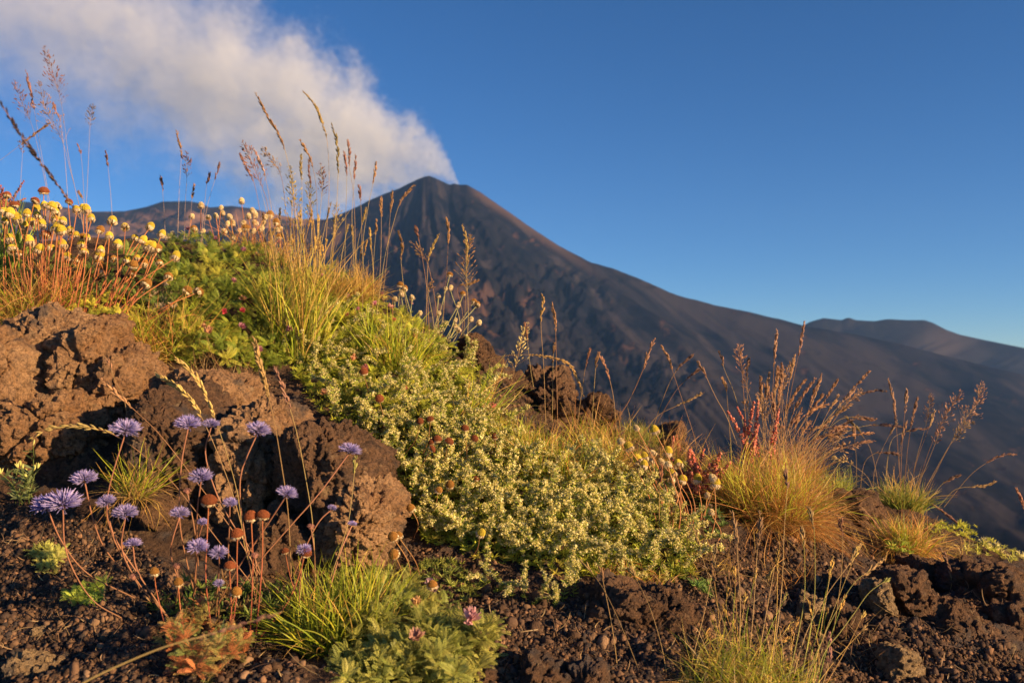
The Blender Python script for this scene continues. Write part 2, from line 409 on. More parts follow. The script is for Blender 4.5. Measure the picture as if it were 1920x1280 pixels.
def volcano_col(x, y):
    th = np.arctan2(y - 250, x - 800); r = np.hypot(y - 250, x - 800)
    c = np.broadcast_to(A(.0185, .0175, .0225), x.shape + (3,))
    st = nz(th * 26, r / 240, 0, 4, 131, .6); st2 = nz(th * 9, r / 500, 3, 3, 135)
    c = lerp(c, (.036, .030, .032), sstep(-.05, .35, st + st2 * .6)); c = lerp(c, (.007, .008, .013), sstep(.05, .4, -st - st2 * .5))
    n1 = nz(x / 26, y / 15, 1, 5, 141, .62)
    dark = patch(x, y, 870, 400, 60, 60) + patch(x, y, 960, 480, 70, 50) + patch(x, y, 1040, 540, 110, 45) + patch(x, y, 935, 585, 70, 55) + patch(x, y, 1075, 655, 60, 36) + patch(x, y, 1190, 720, 90, 40) + .8 * patch(x, y, 700, 560, 60, 60)
    c = lerp(c, (.006, .007, .011), sstep(.3, .7, dark + n1 * .6))
    warm = 1.7 * patch(x, y, 690, 480, 70, 90) + 1.2 * patch(x, y, 800, 560, 70, 50) + .8 * patch(x, y, 905, 545, 60, 22) + .8 * patch(x, y, 985, 590, 22, 46) + .5 * patch(x, y, 1030, 640, 30, 30) + 1.5 * patch(x, y, 570, 440, 80, 36)
    c = lerp(c, (.11, .060, .042), sstep(.55, 1.1, warm * .9 + n1 * .7) * .7)
    c = lerp(c, (.085, .055, .045), sstep(18, 0, np.abs(y - (352 + (x - 885) * .68))) * sstep(870, 900, x) * sstep(1180, 1000, x) * .9)  # sunlit edge right of the summit, painted into the colour along the skyline
    return c
def left_col(x, y):
    n1 = nz(x / 50, y / 8, 1, 5, 151, .65); c = np.broadcast_to(A(.020, .016, .018), x.shape + (3,))
    c = lerp(c, (.20, .11, .07), sstep(-.05, .35, n1) * sstep(388, 402, y)); return lerp(c, (.010, .010, .014), sstep(.15, .5, -n1))
def ridge_col(x, y):
    q = (x - 1500) * .42 + (y - 600); n1 = nz(q / 24, (x + y) / 400, 1, 4, 161, .6); c = np.broadcast_to(A(.012, .0125, .018), x.shape + (3,))
    c = lerp(c, (.026, .025, .031), sstep(.0, .4, n1)); return lerp(c, (.06, .046, .042), patch(x, y, 1765, 640, 60, 30))
VOL = [(-2000, 560), (-600, 480), (0, 455), (300, 440), (560, 425), (620, 408), (640, 400), (700, 372), (750, 352), (780, 338), (795, 331), (803, 329), (812, 332), (825, 338), (842, 346), (850, 344), (862, 346), (874, 346),
       (882, 350), (900, 360), (950, 395), (1000, 430), (1050, 462), (1110, 492), (1150, 503), (1200, 523), (1270, 553), (1340, 572), (1400, 583), (1470, 600), (1510, 611), (1600, 626), (1700, 648), (1920, 704), (2300, 820), (3800, 1200)]
sheet('volcano', VOL, 1900, -.37, 6.0, volcano_gully, 'volcano', extra=volcano_col)
RID = [(1200, 760), (1400, 690), (1480, 640), (1505, 611), (1520, 603), (1545, 596), (1562, 598), (1578, 600), (1592, 595), (1606, 600), (1640, 602), (1665, 598), (1700, 600), (1735, 600), (1750, 605), (1775, 618), (1800, 627), (1850, 638), (1920, 652), (2100, 700), (2600, 800), (3800, 900)]
def ridge_gully(x, y, s):
    q = (x - 1500) * .42 + (y - 600); a = nz(q / 34, (x + y) / 700, 1, 4, 71) * .0035 - np.abs(nz(q / 60, (x + y) / 500, 5, 3, 75)) * .005
    return a * sstep(1, .93, s)
sheet('ridge', RID, 2480, -.22, 1930, ridge_gully, 'ridge', u0=.10, cols=500, rows=200, power=.9, s_exp=1.2, extra=ridge_col)
LEF = [(-3000, 420), (-600, 380), (-100, 366), (0, 374), (60, 380), (170, 397), (230, 396), (270, 388), (300, 378), (350, 377), (372, 381), (390, 389), (430, 386), (470, 391), (520, 403), (560, 411), (600, 411), (660, 415), (900, 470), (1200, 600)]
def left_gully(x, y, s):
    return (nz(x / 45, y / 14, 3, 5, 81, .6) * .007) * sstep(1, .95, s)
sheet('ridge', LEF, 2450, -.0, 1930, left_gully, 'ridge_left', u1=.2, cols=500, rows=160, power=.9, s_exp=1.2, extra=left_col)

# ------------------------------------------------------------------ smoke over the summit
def smoke():
    S = 2900 / F                              # metres per photo pixel at the plume's distance
    o = at(858, 348, 2900)
    x0, x1, z0, z1, y1 = -1450 * S, 60 * S, -120 * S, 620 * S, 300
    v = [(x, y, z) for x in (x0, x1) for y in (-y1, y1) for z in (z0, z1)]
    f = [(0, 1, 3, 2), (4, 6, 7, 5), (0, 4, 5, 1), (2, 3, 7, 6), (0, 2, 6, 4), (1, 5, 7, 3)]
    m = bpy.data.materials.new('smoke'); m.use_nodes = True; n, l = m.node_tree.nodes, m.node_tree.links
    n.remove(n['Principled BSDF']); out = n['Material Output']
    pv = n.new('ShaderNodeVolumePrincipled'); pv.inputs['Color'].default_value = (.76, .80, .86, 1); pv.inputs['Anisotropy'].default_value = -.3
    l.new(pv.outputs[0], out.inputs['Volume'])
    tc = n.new('ShaderNodeTexCoord'); sx = n.new('ShaderNodeSeparateXYZ')
    def mth(o_, a, b=None, c=None):
        x = n.new('ShaderNodeMath'); x.operation = o_
        for i, q in enumerate((a, b, c)):
            if q is None: continue
            if isinstance(q, (int, float)): x.inputs[i].default_value = q
            else: l.new(q, x.inputs[i])
        return x.outputs[0]
    # warp the coordinates with big noise so that the edges billow
    n1 = n.new('ShaderNodeTexNoise'); n1.inputs['Scale'].default_value = 1 / 150; n1.inputs['Detail'].default_value = 4; n1.inputs['Roughness'].default_value = .55
    l.new(tc.outputs['Object'], n1.inputs[0])
    l.new(tc.outputs['Object'], sx.inputs[0])
    L = mth('DIVIDE', mth('MULTIPLY', sx.outputs[0], -1 / S), 1500)       # 0..1 over 1500 px to the left
    H = mth('MULTIPLY', sx.outputs[2], 1 / S)
    def curve(pts, lo, hi):
        fc = n.new('ShaderNodeFloatCurve'); c = fc.mapping.curves[0]
        P = [((a / 1500), (b - lo) / (hi - lo)) for a, b in pts]
        c.points[0].location = P[0]; c.points[1].location = P[-1]
        for q in P[1:-1]: c.points.new(*q)
        fc.mapping.update(); l.new(L, fc.inputs['Value'])
        return mth('MULTIPLY_ADD', fc.outputs[0], hi - lo, lo)
    low = curve([(0, -6), (60, -12), (130, -40), (210, -78), (300, -84), (400, -42), (500, 4), (680, 76), (850, 110), (1500, 150)], -200, 800)
    upp = curve([(0, 14), (18, 58), (55, 112), (130, 160), (200, 240), (290, 295), (400, 350), (550, 430), (850, 560), (1500, 700)], -200, 800)
    mid = mth('MULTIPLY', mth('ADD', low, upp), .5); hh = mth('MULTIPLY', mth('SUBTRACT', upp, low), .5)
    a = mth('DIVIDE', mth('SUBTRACT', H, mid), hh)
    ht = mth('MULTIPLY_ADD', hh, S * .75, 12)
    b = mth('DIVIDE', sx.outputs[1], ht)
    rad = mth('SQRT', mth('ADD', mth('MULTIPLY', a, a), mth('MULTIPLY', b, b)))
    bil = mth('MULTIPLY', mth('SUBTRACT', n1.outputs[0], .5), 1.7)
    n2 = n.new('ShaderNodeTexNoise'); n2.inputs['Scale'].default_value = 1 / 48; n2.inputs['Detail'].default_value = 4; n2.inputs['Roughness'].default_value = .6
    l.new(tc.outputs['Object'], n2.inputs[0])
    bil = mth('ADD', bil, mth('MULTIPLY', mth('SUBTRACT', n2.outputs[0], .5), 1.25))
    n3 = n.new('ShaderNodeTexNoise'); n3.inputs['Scale'].default_value = 1 / 19; n3.inputs['Detail'].default_value = 3; n3.inputs['Roughness'].default_value = .65
    l.new(tc.outputs['Object'], n3.inputs[0]); bil = mth('ADD', bil, mth('MULTIPLY', mth('SUBTRACT', n3.outputs[0], .5), 1.0))
    e = mth('DIVIDE', mth('ADD', mth('SUBTRACT', 1.0, rad), bil), mth('MULTIPLY_ADD', L, 1.9, .5))
    mr = n.new('ShaderNodeMapRange'); mr.interpolation_type = 'SMOOTHSTEP'; mr.inputs[1].default_value = -.08; mr.inputs[2].default_value = 1.15; l.new(e, mr.inputs[0])
    # thins out away from the summit
    fl = n.new('ShaderNodeMapRange'); fl.inputs[1].default_value = 0; fl.inputs[2].default_value = .6; fl.inputs[3].default_value = 1; fl.inputs[4].default_value = .34; l.new(L, fl.inputs[0])
    st = n.new('ShaderNodeMapRange'); st.inputs[1].default_value = -.012; st.inputs[2].default_value = .0; l.new(L, st.inputs[0])
    den = mth('MULTIPLY', mth('MULTIPLY', mth('MULTIPLY', mr.outputs[0], fl.outputs[0]), st.outputs[0]), .0105)
    l.new(den, pv.inputs['Density'])
    mb = MB().add(v, np.array(f), (1, 1, 1)); put('smoke', mb.mesh('smoke', m), loc=o, kind='stuff')
smoke()
def haze():
    v = [(x, y, z) for x in (-4600, 4600) for y in (-30, 2590) for z in (-140, 0)]
    v = [(x, y, 455 if z == 0 else z) for x, y, z in v]
    f = [(0, 1, 3, 2), (4, 6, 7, 5), (0, 4, 5, 1), (2, 3, 7, 6), (0, 2, 6, 4), (1, 5, 7, 3)]
    m = bpy.data.materials.new('haze'); m.use_nodes = True; n, l = m.node_tree.nodes, m.node_tree.links
    n.remove(n['Principled BSDF'])
    pv = n.new('ShaderNodeVolumePrincipled'); pv.inputs['Color'].default_value = (.22, .48, 1, 1); pv.inputs['Density'].default_value = .00008
    l.new(pv.outputs[0], n['Material Output'].inputs['Volume'])
    put('haze', MB().add(v, np.array(f), (1, 1, 1)).mesh('haze', m), kind='stuff')
haze()
#@@VEG
# ------------------------------------------------------------------ lava rocks
def ico(sub):
    import bmesh
    bm = bmesh.new(); bmesh.ops.create_icosphere(bm, subdivisions=sub, radius=1)
    v = np.array([q.co[:] for q in bm.verts]); f = np.array([[q.index for q in p.verts] for p in bm.faces]); bm.free(); return v, f
ICO = {k: ico(k) for k in (1, 2, 5, 6, 7)}
def rock(px, py, wpx, hpx, d, deep, m, seed, label, sub=6, k=3.0, lump=.013, cell=.05, tilt=(0, 0, 0), name='lava_rock', cut=.0, sink=0, group=None):
    """a rock whose middle stands d metres out; wpx, hpx its size in photo pixels at that distance; deep its depth in metres"""
    u, f = ICO[sub]; c = at(px, py, d); rx, rz = wpx / F * d / 2, hpx / F * d / 2
    q = u / (np.abs(u) ** k).sum(1, keepdims=True) ** (1 / k)
    p = q * A(rx, deep / 2, rz)
    from mathutils import Euler
    Rm = np.array(Euler([R(a) for a in tilt]).to_matrix()); p = p @ Rm.T; nn = norm(u / A(rx, deep / 2, rz)) @ Rm.T
    s_ = A(seed * 1.7, seed * 3.1, seed)
    sc0 = min(rx, rz); gg = np.random.default_rng(seed + 500)
    for j in range(7):
        nj = norm(gg.normal(size=3) * A(1, .9, .8)); ov = p @ nj - gg.uniform(.66, .86) * np.abs(p @ nj).max(); p = p - nj * np.maximum(ov, 0)[:, None] * .9
    p = p + nn * (fbm(p * (.55 / sc0) + s_, 3, seed)[:, None] * sc0 * .26)
    d1, d2 = worley(p / cell + s_, seed); d1b, d2b = worley(p / (cell * .42) + s_, seed + 9)
    crag = sum((1 - np.abs(vnoise(p * fq + s_ * (o + 1), seed + 30 + o))) ** 2 * aq for o, (fq, aq) in enumerate([(14, .010), (31, .0065), (66, .0038)])) - .010
    lobes = (.55 - d1) * lump * .55 + (.5 - d1b) * lump * .3 - np.exp(-((d2 - d1) / .07) ** 2) * lump * .6 + crag * (.4 if m == 'rock_tan' else 1) * min(1, sc0 / .03)
    rg = .35 + .9 * sstep(-.25, .35, fbm(p * 14 + s_ * 2, 2, seed + 7)); rg = np.clip(rg, .3, 1.25) * (.35 if m == 'rock_tan' else 1)
    w1, _ = worley(p * 105 + s_, seed + 11); pits = sstep(.42, .18, w1) * sstep(.55, 1.0, rg)
    p = p + nn * lobes[:, None] + nn * ((.42 - np.abs(vnoise(p * 95 + s_, seed + 4))) * .0060 * rg + (.4 - np.abs(vnoise(p * 210 + s_, seed + 5))) * .0040 + vnoise(p * 420 + s_, seed + 6) * .0016 - pits * .0046)[:, None]
    mb = MB().add(p, f, (.3, .2, .15))
    o = put(name, mb.mesh(name, m, sub < 6), loc=c, label=label, category='rock')
    if group: o['group'] = group
    return o
RK = [  # px py w h dist depth material seed label sub k lump cell tilt
 (20, 745, 130, 260, 1.17, .16, 'rock_red', 1, 'rounded red-brown lava lobe at the outcrop edge behind the leafy white-green seedling', 6, 2.4, .014, .05, (0, 8, 0)),
 (105, 665, 200, 150, 1.24, .16, 'rock_red', 2, 'broad pitted lava lobe right below the yellow daisy stems, lit orange-brown', 7, 2.6, .016, .045, (0, -6, 0)),
 (178, 690, 120, 210, 1.19, .13, 'rock_red', 3, 'tall peaked lava knob with a dark shaded cleft on its left side', 6, 2.5, .014, .04, (0, 10, 0)),
 (110, 815, 210, 200, 1.15, .15, 'rock_red', 4, 'lumpy lava boulder in the middle of the left outcrop behind the arching grass head', 7, 2.5, .018, .05, (0, 4, 0)),
 (245, 715, 110, 150, 1.19, .13, 'rock_red', 5, 'small warm-lit lava knob between the peaked knob and the dark square block', 6, 2.4, .012, .04, (0, 0, 0)),
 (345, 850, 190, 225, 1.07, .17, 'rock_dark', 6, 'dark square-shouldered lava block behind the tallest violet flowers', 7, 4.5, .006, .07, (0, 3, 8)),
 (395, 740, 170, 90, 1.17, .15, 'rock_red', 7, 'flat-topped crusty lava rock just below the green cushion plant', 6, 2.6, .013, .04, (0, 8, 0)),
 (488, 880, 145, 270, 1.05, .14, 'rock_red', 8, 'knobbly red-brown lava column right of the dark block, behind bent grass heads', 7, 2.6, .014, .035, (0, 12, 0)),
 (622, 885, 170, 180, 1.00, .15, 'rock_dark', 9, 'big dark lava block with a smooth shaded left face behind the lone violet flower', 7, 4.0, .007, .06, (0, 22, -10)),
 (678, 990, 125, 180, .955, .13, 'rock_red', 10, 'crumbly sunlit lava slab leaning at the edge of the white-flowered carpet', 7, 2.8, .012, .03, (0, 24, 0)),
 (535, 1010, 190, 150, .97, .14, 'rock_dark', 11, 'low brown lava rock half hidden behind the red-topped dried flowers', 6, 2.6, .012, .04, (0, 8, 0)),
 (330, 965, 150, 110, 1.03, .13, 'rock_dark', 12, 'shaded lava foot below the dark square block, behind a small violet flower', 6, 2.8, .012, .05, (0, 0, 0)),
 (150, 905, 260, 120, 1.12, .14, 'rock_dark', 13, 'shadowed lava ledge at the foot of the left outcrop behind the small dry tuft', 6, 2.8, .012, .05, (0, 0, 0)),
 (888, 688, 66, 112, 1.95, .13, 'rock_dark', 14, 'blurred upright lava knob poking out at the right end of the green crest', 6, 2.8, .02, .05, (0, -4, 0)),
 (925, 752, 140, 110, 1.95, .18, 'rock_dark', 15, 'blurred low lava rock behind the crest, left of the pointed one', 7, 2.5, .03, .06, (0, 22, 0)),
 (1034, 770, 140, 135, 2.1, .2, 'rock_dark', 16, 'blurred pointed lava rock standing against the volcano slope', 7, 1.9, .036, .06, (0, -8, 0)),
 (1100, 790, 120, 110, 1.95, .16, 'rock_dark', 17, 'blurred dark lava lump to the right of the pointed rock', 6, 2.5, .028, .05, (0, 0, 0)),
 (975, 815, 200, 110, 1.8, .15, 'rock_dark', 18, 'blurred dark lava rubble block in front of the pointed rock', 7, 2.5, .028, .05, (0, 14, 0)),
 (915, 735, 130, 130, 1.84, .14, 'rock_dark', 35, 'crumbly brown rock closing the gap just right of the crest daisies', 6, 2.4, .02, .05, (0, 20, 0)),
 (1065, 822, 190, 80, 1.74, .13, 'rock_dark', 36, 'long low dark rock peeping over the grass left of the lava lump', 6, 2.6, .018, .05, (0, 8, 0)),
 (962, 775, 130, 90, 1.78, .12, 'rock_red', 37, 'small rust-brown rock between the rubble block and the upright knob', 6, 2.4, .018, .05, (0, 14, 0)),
 (1252, 820, 66, 50, 2.0, .10, 'rock_dark', 19, 'small blurred lava rock on the crest left of the red sorrel', 5, 2.6, .014, .05, (0, 0, 0)),
 (1205, 1158, 190, 100, .865, .12, 'rock_dark', 20, 'dark lava rock with a deep hollow below the right edge of the white-flowered carpet', 7, 3.0, .013, .05, (0, 6, 0)),
 (1525, 1145, 80, 60, .945, .05, 'rock_tan', 21, 'tan half-buried stone below the tip of a crossing grass head, lower right', 6, 3.0, .004, .03, (0, 28, 0)),
 (1642, 1122, 54, 86, 1.00, .055, 'rock_tan', 22, 'smooth upright brown stone wedged beside the larger pitted boulder', 6, 2.8, .004, .04, (0, -8, 0)),
 (1692, 1130, 90, 105, 1.03, .09, 'rock_dark', 23, 'pitted round-topped boulder in the lower right, behind the smooth upright stone', 6, 2.6, .012, .04, (0, 10, 0)),
 (1682, 1245, 66, 70, .87, .05, 'rock_tan', 24, 'pale pointed stone casting a shadow to its left, lower right', 6, 3.2, .004, .04, (0, 26, 0)),
 (1590, 1180, 110, 70, .96, .09, 'rock_dark', 25, 'low dark rock between the tan half-buried stone and the round-topped boulder', 6, 2.6, .012, .04, (0, 14, 0)),
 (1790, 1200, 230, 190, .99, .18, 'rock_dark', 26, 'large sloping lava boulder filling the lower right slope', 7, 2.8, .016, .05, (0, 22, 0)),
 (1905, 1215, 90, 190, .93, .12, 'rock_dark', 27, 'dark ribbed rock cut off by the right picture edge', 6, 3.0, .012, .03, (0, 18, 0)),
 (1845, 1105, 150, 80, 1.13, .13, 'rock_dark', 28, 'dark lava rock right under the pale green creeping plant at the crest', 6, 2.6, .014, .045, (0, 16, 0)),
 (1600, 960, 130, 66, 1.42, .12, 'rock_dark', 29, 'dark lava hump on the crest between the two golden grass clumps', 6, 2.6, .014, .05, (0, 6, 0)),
 (1745, 1085, 110, 80, 1.16, .10, 'rock_dark', 30, 'brown crumbly rock with two tiny green seedlings at its top', 6, 2.6, .014, .045, (0, 12, 0)),
 (70, 1256, 110, 56, .755, .06, 'rock_tan', 31, 'ochre crusted stone lying in the cinders in the bottom left corner', 6, 2.6, .006, .03, (0, 0, 0)),
 (1010, 1262, 90, 60, .735, .06, 'rock_dark', 32, 'small brown stone at the bottom edge right of the silvery green plant', 6, 2.6, .008, .03, (0, 10, 0)),
 (1095, 1275, 80, 56, .735, .05, 'rock_dark', 33, 'rounded brown stone at the bottom edge, right of its similar neighbour', 6, 2.6, .008, .03, (0, -10, 0)),
 (905, 1272, 60, 46, .73, .05, 'rock_dark', 34, 'little brown stone at the bottom edge touching the silvery green plant', 5, 2.6, .008, .03, (0, 0, 0)),
]
def fixd(r):
    n_ = r[7]
    if n_ in (14, 15, 16, 17, 18, 35, 36, 37): return (*r[:4], max(1.5, float(hit1(r[0], r[1] + r[3] * .36) @ FW)) + .03, *r[5:])
    if n_ in (21, 22, 24): return (r[0], r[1], r[2] * .84, r[3] * .84, float(hit1(r[0], r[1] + r[3] * .3) @ FW) + .012, *r[5:])
    if n_ in (20, 23, 25, 28, 29, 30): return (*r[:4], float(hit1(r[0], r[1] + r[3] * .22) @ FW) + .030, r[5] * .8, *r[6:])
    if n_ in (26, 27): return (r[0], r[1] + 14, r[2], r[3] * .8, float(hit1(r[0], r[1] + 10) @ FW) + .075, r[5] * .9, *r[6:])
    return r
for r_ in map(fixd, RK): rock(*r_[:7], r_[7], r_[8], sub=r_[9], k=r_[10], lump=r_[11], cell=r_[12], tilt=r_[13])
SM = [(884, 1000, 16, 'tan'), (71, 1186, 18, 'orange-brown'), (892, 1188, 16, 'orange-brown'), (1592, 1182, 14, 'yellow-tan'), (1378, 1123, 18, 'brown')]
for i, (x, y, s_, cn) in enumerate(SM):
    p = hit1(x, y); d = float(np.dot(p, FW))
    w_ = ['beside the dried orange head on the carpet edge', 'alone on the black cinders, lower left', 'on the bare soil right of the silvery green plant', 'under the pale pointed stone, lower right', 'on the soil right of the hollowed rock'][i]
    rock(x, y, s_, s_ * .8, d, s_ / F * d, 'rock_tan', 50 + i, f'tiny {cn} pebble {w_}', sub=5, lump=.001, cell=.01, name='pebble')

# ------------------------------------------------------------------ cinders: loose gravel over the bare soil
def gravel():
    polys = [([(-30, 930), (230, 985), (330, 1080), (330, 1290), (-30, 1290)], 3.0, 1.0), ([(200, 1090), (560, 1090), (560, 1290), (200, 1290)], 4.2, 1),
             ([(780, 1110), (1200, 1130), (1300, 1290), (860, 1290)], 3.0, .9), ([(1180, 1060), (1560, 960), (1660, 1060), (1920, 1080), (1930, 1290), (1150, 1290)], 3.7, 1.05),
             ([(700, 1000), (1150, 1080), (1000, 1150), (800, 1100)], 4.5, .9), ([(380, 640), (560, 700), (640, 800), (560, 800), (380, 700)], 9, 1), ([(860, 660), (960, 690), (1180, 720), (1200, 860), (1000, 850), (900, 760)], 5.5, 1.6)]
    v, f = ICO[1]; mb = MB()
    for poly, spc, s in polys:
        x, y = region(poly, spc); p = hit(x, y); d = p @ FW
        n = len(p); sz = rng.gamma(1.7, .00055, n) * s + .0006; sz = np.clip(sz, .0006, .0045)
        keep = rng.random(n) < .92; p, sz = p[keep], sz[keep]; n = len(p)
        for part in range(4):
            k = np.arange(n) % 4 == part
            vv = v * (1 + .42 * rng.uniform(-1, 1, (len(v), 1)))
            S = sz[k][:, None] * rng.uniform(.65, 1.2, (k.sum(), 3))
            g = pick([(.06, .041, .033), (.085, .054, .04), (.14, .085, .053), (.21, .12, .07), (.045, .036, .034), (.10, .062, .042)], k.sum(), .3)
            scatter(mb, ([*[vv]][0], [f], np.ones((len(v), 3))), p[k] + A(0, 0, 1) * (sz[k] * .35)[:, None], rng.normal(size=(k.sum(), 3)), S, cset=g)
    x, y = region([(0, 960), (330, 1090), (780, 1110), (1150, 1090), (1330, 1080), (1560, 950), (1900, 1090), (1920, 1285), (0, 1285)], 24)
    k = fbm(np.stack([x / 130, y / 90, x * 0], -1), 2, 303) > -.1; x, y = x[k], y[k]; p = hit(x, y); n = len(p); sz = np.clip(rng.gamma(2.2, .0011, n) + .0012, 0, .0085)
    for part in range(6):
        k = np.arange(n) % 6 == part; v2, f2 = ICO[2]; vv = v2 * (1 + .25 * vnoise(v2 * 1.3 + part * 5, 9)[:, None] + .16 * rng.uniform(-1, 1, (len(v2), 1)))
        scatter(mb, (vv, [f2], np.ones((len(vv), 3))), p[k] + A(0, 0, 1) * (sz[k] * .3)[:, None], rng.normal(size=(k.sum(), 3)), sz[k][:, None] * rng.uniform(.6, 1.2, (k.sum(), 3)), cset=pick([(.10, .062, .042), (.16, .095, .06), (.24, .15, .09), (.07, .05, .042)], k.sum(), .25))
    put('cinder_gravel', mb.mesh('cinder_gravel', 'cinder'), kind='stuff')
gravel()

# ------------------------------------------------------------------ grass
GREEN = [(.30, .38, .03), (.42, .48, .035), (.22, .30, .03), (.54, .52, .05)]
GOLD = [(.55, .36, .09), (.62, .40, .10), (.46, .27, .07), (.58, .42, .12)]
STRAW = [(.34, .22, .09), (.26, .15, .07), (.40, .28, .12), (.22, .12, .06)]
ORANGE = [(.64, .31, .09), (.56, .25, .08), (.70, .38, .12)]
def tuft(label, px, py, rpx, parts, name='grass_tuft', group=None, cat='grass tuft', d=None, up=A(0, 0, 1), back=0.0):
    """parts: (child name, n, length px, spread, droop, palette, width mm, wiggle, lean xyz)"""
    c = hit1(px, py) if d is None else at(px, py, d); c = c + A(0, back, 0); dd = float(c @ FW); k = dd / F
    t = thing(name, c, label, cat, group)
    for nm, n, L, spread, droop, pal, wmm, wig, lean in parts:
        a = rng.uniform(0, 2 * PI, n); r = np.sqrt(rng.random(n)) * rpx * k
        b = np.stack([r * np.cos(a), r * np.sin(a) * .8, np.zeros(n)], -1)
        wxy = b + c; b[:, 2] = height(wxy[:, 0], wxy[:, 1]) - c[2] - .002
        if d is not None: b[:, 2] = 0
        out = np.stack([np.cos(a), np.sin(a), np.zeros(n)], -1) * (spread * rng.uniform(.15, 1.25, n) * (.35 + .65 * r / (rpx * k)))[:, None]
        dr = up + out + rng.normal(size=(n, 3)) * .12 * (1 + spread) + np.asarray(lean, float)
        Ls = L * k * rng.uniform(.5, 1.1, n)
        K = 7
        P = blades(b, dr, Ls, rng.uniform(.4, 1.4, n) * droop, K, wig)
        tt = np.linspace(0, 1, K); W = (wmm / 2000) * (1 - tt[None] ** 2.2 * .92) * rng.uniform(.7, 1.2, (n, 1))
        C = pick(pal, n)[:, None] * (1 + (tt[None, :, None] - .5) * A(.35, .15, -.1))
        mb = ribbon(MB(), P, W, C)
        put(nm, mb.mesh(nm, 'blade'), t)
    return t
L0 = (0, 0, 0)
tuft('bright green grass clump with curled dead blades at its foot, bottom middle', 640, 1205, 75,
     [('green_blades', 520, 165, .75, .35, GREEN + [(.36, .40, .06)], 1.3, .12, L0), ('straw_blades', 170, 150, .9, .6, GOLD, 1.0, .2, L0), ('dead_blades', 160, 110, 1.5, 2.4, [(.20, .15, .11), (.28, .2, .14)], .8, .5, (0, -.4, -.2))])
tuft('low spiky green grass leaning left below the red-topped dried flowers', 560, 1185, 36,
     [('green_blades', 90, 130, 1.0, .5, GREEN, 1.2, .15, (-1.0, -.3, -.2))])
tuft('small tuft with green side blades and dry curls in front of the lava outcrop', 252, 935, 22,
     [('green_blades', 46, 120, .5, .35, GREEN, 1.1, .1, (.7, 0, .1)), ('side_blades', 24, 125, .4, .4, GREEN, 1.1, .1, (-.8, 0, .2)), ('dry_blades', 260, 100, 1.6, 1.3, STRAW + GOLD, .8, .5, L0)], d=.93)
tuft('dense golden grass clump with bright green heart on the right crest', 1440, 985, 58,
     [('green_blades', 420, 160, .7, .5, [(.44, .46, .05), (.50, .46, .07), (.34, .38, .04)], 1.3, .16, (-.05, 0, .2)), ('golden_blades', 1700, 175, 1.25, 1.0, GOLD + ORANGE * 2, .9, .65, (.1, 0, 0)),
      ('orange_skirt', 950, 165, 1.5, 2.3, ORANGE + STRAW, .8, .4, (0, -.5, -.2))])
tuft('fuzzy orange dry grass mound behind the green-hearted golden clump', 1475, 905, 44,
     [('dry_blades', 1700, 120, 1.4, 1.2, ORANGE + GOLD, .9, .6, (.1, 0, .2))])
tuft('soft tan grass tussock at the right end of the golden clump', 1520, 950, 34,
     [('dry_blades', 650, 85, 1.3, 1.3, GOLD + STRAW, .9, .45, (.1, 0, 0))])
tuft('pale grass fringe between the red sorrel and the golden clump', 1350, 925, 36,
     [('dry_blades', 420, 95, .8, .8, GOLD + STRAW, 1.0, .3, L0), ('green_blades', 160, 80, .7, .5, GREEN, 1.2, .1, L0)])
tuft('thick stand of tall yellow-green grass at the right edge of the green cushion', 556, 655, 48,
     [('golden_blades', 120, 290, .16, .2, GOLD + [(.50, .44, .08)], 1.5, .12, (.03, 0, 0)), ('green_blades', 150, 200, .24, .3, GREEN + [(.46, .44, .06)], 1.6, .12, L0)])
tuft('wispy golden grass on the crest behind the tall yellow-green stand', 505, 490, 60,
     [('golden_blades', 260, 90, .5, .4, GOLD + ORANGE, 1.0, .25, L0)])
tuft('golden grass comb along the crest right of the tall stalks', 655, 560, 42,
     [('golden_blades', 650, 80, .55, .5, GOLD, 1.1, .25, (.25, 0, 0))])
tuft('short green and gold grass patch in the middle of the pink-flowered slope', 740, 690, 44,
     [('green_blades', 230, 120, .6, .4, GREEN, 1.6, .12, L0), ('golden_blades', 120, 110, .8, .6, GOLD, 1.1, .2, L0)])
tuft('sparse grass blades leaning right at the right edge of the upper carpet', 880, 800, 30,
     [('golden_blades', 90, 150, .45, .5, GOLD + GREEN, 1.2, .12, (.7, 0, 0))])
tuft('yellow-green grass patch along the upper edge of the white-flowered carpet', 1035, 895, 62,
     [('green_blades', 330, 100, .5, .4, GREEN + [(.36, .38, .07)], 1.2, .14, L0), ('golden_blades', 330, 110, .6, .6, GOLD + ORANGE, .9, .25, L0)])
tuft('straw-coloured grass tuft right of the yellow-green patch above the carpet', 1130, 880, 46,
     [('golden_blades', 420, 105, .7, .6, GOLD + STRAW, .9, .28, (.15, 0, 0)), ('green_blades', 140, 85, .5, .4, GREEN, 1.1, .1, L0)])
tuft('small blurred yellow-green grass cushion on the crest beside the dark lava lump', 1190, 830, 36,
     [('green_blades', 380, 52, .8, .4, [(.30, .34, .06), (.4, .36, .08)], 1.4, .12, L0)])
tuft('fine dry tuft at the lower right end of the white-flowered carpet', 1190, 1110, 52,
     [('dry_blades', 360, 85, 1.2, 1.2, ORANGE + STRAW, .7, .45, L0)])
tuft('curly short green-gold grass at the bottom edge right of the middle', 1400, 1290, 100,
     [('green_blades', 700, 125, .7, 1.0, [(.54, .50, .09), (.60, .50, .14)] + GREEN, .8, .4, L0), ('dry_blades', 520, 130, .8, 1.2, GOLD + [(.60, .46, .24)], .7, .55, L0)])
tuft('round golden curly tuft with a green plant in front, far right crest', 1700, 1030, 30,
     [('golden_blades', 620, 95, 1.1, 1.0, GOLD + ORANGE, .9, .45, L0), ('green_blades', 160, 75, .7, .4, GREEN, 1.2, .1, L0)])
